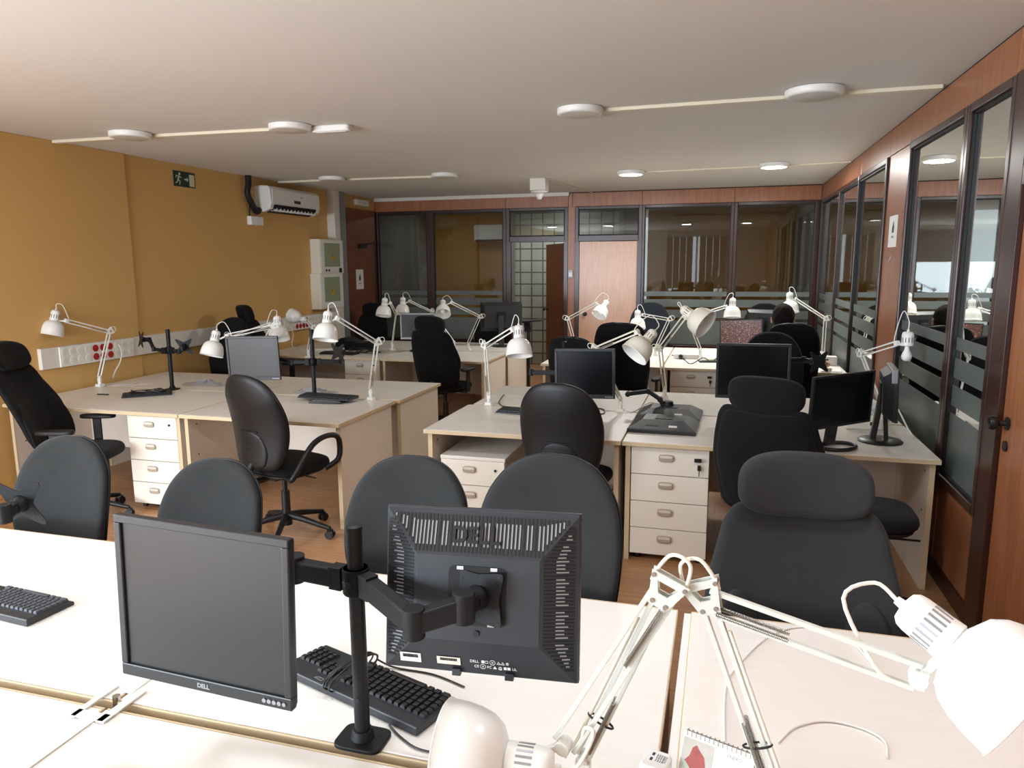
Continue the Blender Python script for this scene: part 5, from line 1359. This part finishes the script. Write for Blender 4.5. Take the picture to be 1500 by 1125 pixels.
# desk calendar
c0, c1 = at(1012, 1064, z=0.845), at(1098, 1096, z=0.845)
mid = (c0 + c1) / 2; yaw = math.atan2(c1.y - c0.y, c1.x - c0.x)
t = thing('desk_calendar', 'small spiral desk calendar with a photo of a person in red and printed dates', 'calendar', (mid.x, mid.y, DZ), yaw)
CW, CH = max(0.14, (c1 - c0).length), 0.115
fu, fv = V((1, 0, 0)), V((0, 0.42, 0.907)).normalized(); fo = V((0, -0.049, 0.0)); fn = fu.cross(fv)
MB().prism([(-CW / 2, 0), (CW / 2, 0), (CW / 2, CH), (-CW / 2, CH)], fo, fu, fv, fn * 0.001).build('front_page', 'paper', t, smooth=0)
bv = V((0, -0.42, 0.907)).normalized()
MB().prism([(-CW / 2, 0), (CW / 2, 0), (CW / 2, CH), (-CW / 2, CH)], (0, 0.052, 0), fu, bv, (0, 0.001, 0)).build('rear_page', 'paper', t, smooth=0)
MB().box((0, 0.001, 0.001), (CW, 0.095, 0.0015)).build('base_card', 'paper', t, smooth=0)
sp = MB(); tp = fo + fv * CH
for i in range(15): x = -CW / 2 + 0.008 + i * (CW - 0.016) / 14; sp.tube([tp + V((x + 0.0, 0.006 * math.cos(a), -0.002 + 0.006 * math.sin(a))) for a in [2 * PI * q / 10 for q in range(10)]], 0.0007, 5, closed=True)
sp.build('spiral_binding', 'steel', t, smooth=60)
ph = MB().prism([(-CW / 2 + .002, CH * 0.38), (-CW * 0.04, CH * 0.38), (-CW * 0.04, CH * 0.9), (-CW / 2 + .002, CH * 0.9)], fo + fn * 0.0011, fu, fv, fn * 0.0004).build('photo', 'photobg', t, smooth=0)
MB().prism([(-CW * .30 + a * 0.018, CH * 0.58 + b * 0.022) for a, b in ((-1.2, -0.5), (-0.5, -1.0), (1.0, -1.0), (1.4, -0.4), (1.1, 0.5), (0.4, 1.0), (0.1, 1.3), (-0.3, 1.0), (-0.5, 0.3))], fo + fn * 0.0016, fu, fv, fn * 0.0003).build('photo_figure', 'redphoto', ph, smooth=0)
MB().prism([(-CW * .46, CH * 0.42), (-CW * .30, CH * 0.40), (-CW * .40, CH * 0.52), (-CW * .46, CH * 0.55)], fo + fn * 0.0017, fu, fv, fn * 0.0003).build('photo_greenery', 'cabdoor', ph, smooth=0)
MB().prism([(-CW * .42, CH * 0.12), (-CW * .34, CH * 0.10), (-CW * .34, CH * 0.2), (-CW * .39, CH * 0.26)], fo + fn * 0.0012, fu, fv, fn * 0.0003).build('blue_emblem', 'blue', t, smooth=0)
text_mesh('month_heading', 'ENERO', 0.009, 'cabdoor', t, fo + fu * (CW * 0.24) + fv * (CH * 0.84) + fn * 0.0013, fu, fv, 0.0002)
for rr, row in enumerate((('', '', '1'), ('6', '7', '8'), ('13', '14', '15'), ('20', '21', '22'))):
    for cc, s in enumerate(row):
        if s: text_mesh('date', s, 0.012, 'bezel', t, fo + fu * (CW * (0.08 + 0.17 * cc)) + fv * (CH * (0.68 - 0.17 * rr)) + fn * 0.0013, fu, fv, 0.0002)


def cable(label, pts, r, m, sm=8): return tag(MB().tube(pts, r, 8, smooth=sm).build('cable', m, smooth=60), label, 'cable')


Zc = DZ + 0.004
g = lambda px, py, dz=0.0: at(px, py, z=Zc + dz)
cable('long white cable looping over the front right desk from the lamp to the right', [g(1062, 1120), g(1063, 1010), g(1085, 970), g(1130, 930), g(1180, 918), g(1240, 935), g(1280, 975), g(1305, 1000)], 0.0028, 'whitep')
cable('short white cable arc lying on the front right desk beside the calendar', [g(1140, 1088), g(1165, 1065), g(1210, 1056), g(1260, 1066), g(1295, 1085), g(1300, 1110)], 0.0026, 'whitep')
cable('thin black cable trailing from the black keyboard to the row gap', [g(570, 1062), g(585, 1078), g(610, 1096), g(645, 1104)], 0.0024, 'black')
cable('black lead from the plug end beside the left lamp of the middle group', [g(738, 578), g(731, 590), g(742, 597), g(762, 600)], 0.004, 'black')
cable('grey tangled charger lead on the brightly lit back desk', [g(984, 520), g(1000, 525), g(1012, 533), g(1030, 524), g(1042, 530), g(1050, 524)], 0.005, 'bezel')
cable('black loop of cable beside the plain backed middle chair', [g(873, 598), g(884, 600), g(884, 606), g(868, 606)], 0.005, 'black')
cable('white cable crossing the gap of the middle group desks', [g(905, 600), g(925, 604), g(950, 590), g(965, 592), g(972, 598)], 0.004, 'whitep')
cable('white cable hanging over the edge of the wide middle desk at the glass', [g(1316, 600), g(1322, 612), g(1330, 628), g(1338, 640)], 0.006, 'whitep')
rc = random.Random(5)
for i in range(3):
    cx, cy = (-4.55, -4.15, -3.95)[i], (7.78, 7.85, 7.62)[i]
    pts = [(cx + 0.16 * math.sin(q * 1.1 + i) + rc.uniform(-.05, .05), cy + 0.10 * math.cos(q * 0.9) + rc.uniform(-.03, .03), DZ + 0.006 + abs(0.02 * math.sin(q * 1.7))) for q in range(16)]
    cable(('tangle of white cables on the back left desk under the upturned lamp', 'tangle of black cables in the middle of the back left desk', 'thin coil of black cable at the pedestal end of the back left desk')[i], pts, 0.005, ('whitep', 'black', 'black')[i], 4)
cable('white cords dropping from the wall sockets behind the upturned lamp', [(XL + 0.1, 7.95, 1.0), (XL + 0.16, 7.9, 0.9), (XL + 0.2, 7.8, 0.78), (XL + 0.35, 7.75, DZ + 0.01), (XL + 0.55, 7.8, DZ + 0.01)], 0.006, 'whitep')
t = thing('backpack', 'slumped black bag lying on the back left corner desk', 'bag', (-4.35, 8.1, DZ), 0)
MB().cushion(superell(0.26, 0.16, 2.3, 30), lambda a, b, h: V((a, b, 0.0 + max(0, h) * (1 - 0.25 * math.sin(a * 14)))), 0.11, 0.001).build('body', 'fabricblk', t, smooth=60)
MB().tube([(0.15, -0.1, 0.08), (0.1, -0.15, 0.12), (-0.05, -0.14, 0.11), (-0.1, -0.08, 0.09)], 0.01, 6, smooth=4).build('strap', 'black', t, smooth=60)
p = at(1000, 523, z=DZ)
t = thing('power_strip', 'white power strip with a round black plug on the brightly lit back desk', 'power strip', (-0.36, 8.0, DZ), R(6))
MB().box((0, 0, 0.025), (0.26, 0.06, 0.05)).build('body', 'whitep', t, smooth=0, bevel=0.008)
MB().cyl((-0.06, -0.03, 0.03), (-0.06, -0.07, 0.03), 0.022, n=18).build('plug', 'black', t)
t = thing('tablet', 'dark flat tablet lying beside the charger lead on the bright back desk', 'tablet', (-0.12, 7.78, DZ), R(12))
MB().box((0, 0, 0.006), (0.2, 0.1, 0.012)).build('body', 'bezel', t, smooth=0, bevel=0.003)
t = thing('notebook', 'open white notebook under the hand of the seated person', 'notebook', (1.0, 7.42, DZ), R(-3))
MB().box((0, 0, 0.004), (0.19, 0.22, 0.008)).build('pages', 'paper', t, smooth=0, bevel=0.002)
t = thing('cardboard_box', 'small white box with a dark label next to the notebook', 'box', (1.02, 7.82, DZ), R(0))
MB().box((0, 0, 0.045), (0.17, 0.12, 0.09)).build('body', 'whitep', t, smooth=0, bevel=0.003)
MB().box((-0.02, -0.061, 0.06), (0.05, 0.002, 0.014)).build('label', 'bag', t, smooth=0)
t = thing('charger', 'white power adapter on the wide middle desk behind the ring stand monitor', 'charger', (1.0, 5.55, DZ), R(4))
MB().box((0, 0, 0.03), (0.11, 0.12, 0.06)).build('body', 'whitep', t, smooth=0, bevel=0.008)
t = thing('switch_box', 'low white box with cables behind the two black monitors by the glass', 'box', (0.86, 4.86, DZ), R(2))
MB().box((0, 0, 0.035), (0.22, 0.12, 0.07)).build('body', 'cream', t, smooth=0, bevel=0.012)
MB().box((0.04, -0.062, 0.04), (0.02, 0.004, 0.02)).build('port', 'dark', t, smooth=0)
t = thing('computer_mouse', 'black mouse on the back left desk next to the tall gangway chair', 'mouse', (-3.08, 7.45, DZ), R(20))
MB().cushion(superell(0.06, 0.035, 2.4, 24), lambda a, b, h: V((a, b, max(0, h))), 0.035, 0.001).build('body', 'black', t, smooth=60)
for (px, py), lab in (((150, 578), 'small dark pen on the long left desk'), ((183, 578), 'tiny black cap on the long left desk')):
    p = at(px, py, z=DZ + 0.005); l = 0.05 if 'pen' in lab else 0.006
    tag(MB().cyl((p.x - l, p.y, DZ + 0.006), (p.x + l, p.y + l * 0.2, DZ + 0.006), 0.005, n=8).build('pen' if l > 0.01 else 'cap', 'black'), lab, 'pen')
t = thing('paper_strip', 'long white strip of paper with red marks by the wall lamp', 'paper', (-4.93, 5.14, DZ + 0.001), R(25))
MB().box((0, 0, 0.001), (0.34, 0.09, 0.001)).build('sheet', 'paper', t, smooth=0)
MB().box((0.02, 0, 0.0018), (0.03, 0.02, 0.0005)).box((0.12, 0, 0.0018), (0.02, 0.015, 0.0005)).build('print', 'socketred', t, smooth=0)
# armrest table left of the doorway
t = thing('swing_tray', 'black tray on a bent bracket standing in front of the open doorway', 'tray', (at(774, 467, y=9.4).x, 9.4, 0))
MB().lathe([(0.0, 0), (0.2, 0), (0.19, 0.02), (0.03, 0.04), (0.022, 0.06), (0.022, 0.86), (0, 0.87)], n=24).build('stand', 'black', t)
MB().box((-0.05, 0, 0.99), (0.5, 0.3, 0.02), Matrix.Rotation(R(-6), 3, 'Y')).build('tray_top', 'black', t, smooth=0, bevel=0.006)
MB().bar((0, 0, 0.85), (-0.02, 0, 0.99), 0.08, 0.05).build('bracket', 'black', t, smooth=0)

# ------------------------------------------------------------------ seated person
def skin_obj(name, chains, radii, m, parent=None, sub=2, root=0):
    """chains: list of lists of vertex keys; radii: dict key -> (pos, r)"""
    keys = list(radii); idx = {k: i for i, k in enumerate(keys)}
    me = bpy.data.meshes.new(name); ed = [(idx[a], idx[b]) for ch in chains for a, b in zip(ch[:-1], ch[1:])]
    me.from_pydata([radii[k][0] for k in keys], ed, [])
    o = bpy.data.objects.new(name, me); C.objects.link(o)
    md = o.modifiers.new('skin', 'SKIN'); md.use_smooth_shade = True
    for i, k in enumerate(keys):
        r = radii[k][1]; sv = me.skin_vertices[0].data[i]; sv.radius = (r, r) if not isinstance(r, tuple) else r; sv.use_root = (i == root)
    s = o.modifiers.new('sub', 'SUBSURF'); s.levels = s.render_levels = sub
    me.materials.append(M[m])
    dg = bpy.context.evaluated_depsgraph_get(); dg.update()
    em = bpy.data.meshes.new_from_object(o.evaluated_get(dg)); em.name = name
    o.modifiers.clear(); o.data = em
    em.materials.clear(); em.materials.append(M[m]); em.shade_smooth()
    if parent: o.parent = parent
    return o


px_, py_ = 0.60, 7.14
t = thing('person', 'dark haired person in black seated at the back desk, hand on a notebook', 'person', (px_, py_, 0))
hd = at(1147, 467, y=7.16); HX, HZ = hd.x - px_, hd.z
J = {'pel': ((0, 0.0, 0.55), 0.13), 'bel': ((-0.01, 0.02, 0.68), 0.125), 'chs': ((-0.03, 0.06, 0.88), (0.17, 0.12)), 'shc': ((-0.05, 0.07, 1.0), (0.15, 0.10)), 'nek': ((HX + 0.01, 0.06, 1.08), 0.055), 'hed0': ((HX, 0.03, 1.14), 0.062),
     'hed1': ((HX, 0.02, HZ), 0.092), 'hed2': ((HX, 0.02, HZ + 0.055), 0.072),
     'sR': ((0.15, 0.07, 0.985), 0.062), 'eR': ((0.32, 0.14, 0.80), 0.042), 'wR': ((0.375, 0.30, 0.782), 0.028), 'pR': ((0.38, 0.34, 0.778), (0.036, 0.018)), 'kR': ((0.375, 0.39, 0.776), (0.036, 0.015)),
     'sL': ((-0.24, 0.07, 0.985), 0.062), 'eL': ((-0.30, 0.14, 0.80), 0.042), 'wL': ((-0.20, 0.36, 0.775), 0.028), 'pL': ((-0.18, 0.40, 0.772), (0.036, 0.018)), 'kL': ((-0.16, 0.45, 0.772), (0.036, 0.015)),
     'hR': ((0.10, 0.05, 0.53), 0.095), 'nR': ((0.12, 0.43, 0.53), 0.062), 'aR': ((0.13, 0.42, 0.11), 0.042), 'tR': ((0.13, 0.58, 0.05), 0.035),
     'hL': ((-0.10, 0.05, 0.53), 0.095), 'nL': ((-0.13, 0.43, 0.53), 0.062), 'aL': ((-0.14, 0.42, 0.11), 0.042), 'tL': ((-0.14, 0.58, 0.05), 0.035)}
chains = [['pel', 'bel', 'chs', 'shc', 'nek', 'hed0', 'hed1', 'hed2'], ['shc', 'sR', 'eR', 'wR', 'pR', 'kR'], ['shc', 'sL', 'eL', 'wL', 'pL', 'kL'], ['pel', 'hR', 'nR', 'aR', 'tR'], ['pel', 'hL', 'nL', 'aL', 'tL']]
for sd, kx, ky, sg in (('R', 0.375, 0.39, 1), ('L', -0.16, 0.45, -1)):
    for i, (dx, ln) in enumerate(((-0.027, 0.062), (-0.009, 0.07), (0.009, 0.066), (0.027, 0.052))):
        a, b, c_ = 'f%s%da' % (sd, i), 'f%s%db' % (sd, i), 'f%s%dc' % (sd, i)
        J[a] = ((kx + dx, ky + 0.012, 0.774), 0.0095); J[b] = ((kx + dx * 1.1, ky + ln * 0.6, 0.772), 0.0085); J[c_] = ((kx + dx * 1.0, ky + ln, 0.755), 0.0075)
        chains.append(['k' + sd, a, b, c_])
    a, b = 't%s0' % sd, 't%s1' % sd
    J[a] = ((kx - sg * 0.042, ky - 0.02, 0.768), 0.0105); J[b] = ((kx - sg * 0.05, ky + 0.02, 0.757), 0.0085)
    chains.append(['p' + sd, a, b])
skin_obj('body', chains, J, 'skin', t)
S = {k: (J[k][0], (tuple(x * 1.14 for x in J[k][1]) if isinstance(J[k][1], tuple) else J[k][1] * 1.14)) for k in ('pel', 'bel', 'chs', 'shc', 'sR', 'eR', 'sL', 'eL', 'wL')}
S['col'] = ((HX * 0.8, 0.065, 1.055), 0.062)
skin_obj('shirt', [['pel', 'bel', 'chs', 'shc', 'col'], ['shc', 'sR', 'eR'], ['shc', 'sL', 'eL', 'wL']], S, 'shirt', t)
T_ = {k: (J[k][0], (J[k][1] if isinstance(J[k][1], float) else J[k][1][0]) * 1.18) for k in ('pel', 'hR', 'nR', 'aR', 'hL', 'nL', 'aL')}
skin_obj('trousers', [['pel', 'hR', 'nR', 'aR'], ['pel', 'hL', 'nL', 'aL']], T_, 'shirt', t)
for s in (-1, 1): MB().cushion(superell(0.05, 0.13, 2.6, 24), lambda a, b, h: V((s * 0.135 + a, 0.52 + b, 0.001 + max(0, h))), 0.085, 0.001).build('shoe', 'black', t, smooth=60)
# hair cap: dense cap on the back and top of the head
hv = []; hf = []; n, m = 36, 16; rh = random.Random(4)
for j in range(m + 1):
    th = PI * 0.80 * j / m
    for i in range(n):
        ph = 2 * PI * i / n; front = max(0, math.sin(ph)); lim = 1 - 0.42 * front
        q = th * lim; rr = 0.106 + 0.004 * math.sin(ph * 9 + j) + rh.uniform(-.0025, .0025)
        hv.append((HX + rr * 0.93 * math.sin(q) * math.cos(ph), 0.018 + rr * 1.06 * math.sin(q) * math.sin(ph), HZ + 0.022 + rr * 1.10 * math.cos(q)))
for j in range(m): hf += [(j * n + i, (j + 1) * n + i, (j + 1) * n + (i + 1) % n, j * n + (i + 1) % n) for i in range(n)]
MB().add(hv, hf).build('hair', 'hair', t, smooth=60)
for s in (-1, 1): MB().cushion(superell(0.012, 0.03, 2, 16), lambda a, b, h: V((HX + s * 0.096 + h * s, 0.025 + a, HZ - 0.01 + b)), 0.01, 0.006).build('ear', 'skin', t, smooth=60)
MB().cushion(superell(0.014, 0.026, 2, 16), lambda a, b, h: V((HX + a, 0.112 + h, HZ - 0.02 + b)), 0.018, 0.01).build('nose', 'skin', t, smooth=60)
for s in (-1, 1): MB().lathe([(0.0, 0), (0.008, 0.002), (0.011, 0.006), (0.008, 0.01), (0, 0.012)], (HX + s * 0.033, 0.098, HZ + 0.0), (0, 1, 0), 14).build('eye', 'dark', t)
MB().cushion(superell(0.022, 0.006, 2, 18), lambda a, b, h: V((HX + a, 0.100 + h, HZ - 0.062 + b)), 0.006, 0.006).build('mouth', 'redphoto', t, smooth=60)
# case held by the hand
t = thing('phone_case', 'dark blue case standing beside the hand of the seated person', 'case', (0.83, 7.62, DZ), R(8))
MB().box((0, 0, 0.06), (0.09, 0.03, 0.12)).build('body', 'bag', t, smooth=0, bevel=0.006)

# ------------------------------------------------------------------ light and camera
def area(name, loc, rot, sx, sy, power, col=(1, 1, 1)):
    l = bpy.data.lights.new(name, 'AREA'); l.shape = 'RECTANGLE'; l.size = sx; l.size_y = sy; l.energy = power; l.color = col
    o = bpy.data.objects.new(name, l); C.objects.link(o); o.location = loc; o.rotation_euler = rot
    return o


area('window_daylight', (-3.75, YF + 0.0, 1.17), (R(90), 0, 0), 2.4, 1.1, 225, (0.82, 0.94, 1.08))
area('blind_daylight', (-0.85, YF - 0.08, 1.7), (R(90), 0, 0), 1.7, 1.7, 30, (0.82, 0.94, 1.08))
area('added_side_daylight', (XL - 0.02, -0.65, 1.68), (R(90), 0, R(-90)), 2.9, 1.6, 210, (0.82, 0.94, 1.08))  # added, unseen source on the left that brightens the right side
area('corridor_light', (2.3, 4.5, HC - 0.05), (0, 0, 0), 0.3, 1.2, 10)
area('added_hall_light', (-2.6, 11.5, HC - 0.05), (0, 0, 0), 0.6, 0.6, 12)  # added lamp, stands in for light coming through the glass blocks
area('far_room_light', (0.0, 12.5, HC - 0.05), (0, 0, 0), 0.6, 0.6, 8)
area('far_left_room_light', (-4.3, 11.8, HC - 0.05), (0, 0, 0), 0.6, 0.6, 6)
wd = bpy.data.worlds.new('world'); scn.world = wd; wd.use_nodes = True
wd.node_tree.nodes['Background'].inputs[0].default_value = (0.85, 0.92, 1, 1); wd.node_tree.nodes['Background'].inputs[1].default_value = 1.0
cam = bpy.data.cameras.new('camera'); co = bpy.data.objects.new('camera', cam); C.objects.link(co)
cam.sensor_width = 36; cam.lens = FPX / 1500 * 36; cam.clip_start = 0.02; cam.clip_end = 100
mx = Matrix((CM[0], -CM[1], -CM[2])).transposed().to_4x4(); mx.translation = EYE
co.matrix_world = mx
scn.camera = co
scn.view_settings.view_transform = 'Standard'; scn.view_settings.look = 'None'; scn.view_settings.gamma = 1; scn.view_settings.use_curve_mapping = False
scn.view_settings.exposure = 0.32
scn.cycles.use_denoising = True
scn.cycles.max_bounces = 7; scn.cycles.diffuse_bounces = 4; scn.cycles.glossy_bounces = 4; scn.cycles.transparent_max_bounces = 12
scn.cycles.sample_clamp_indirect = 6
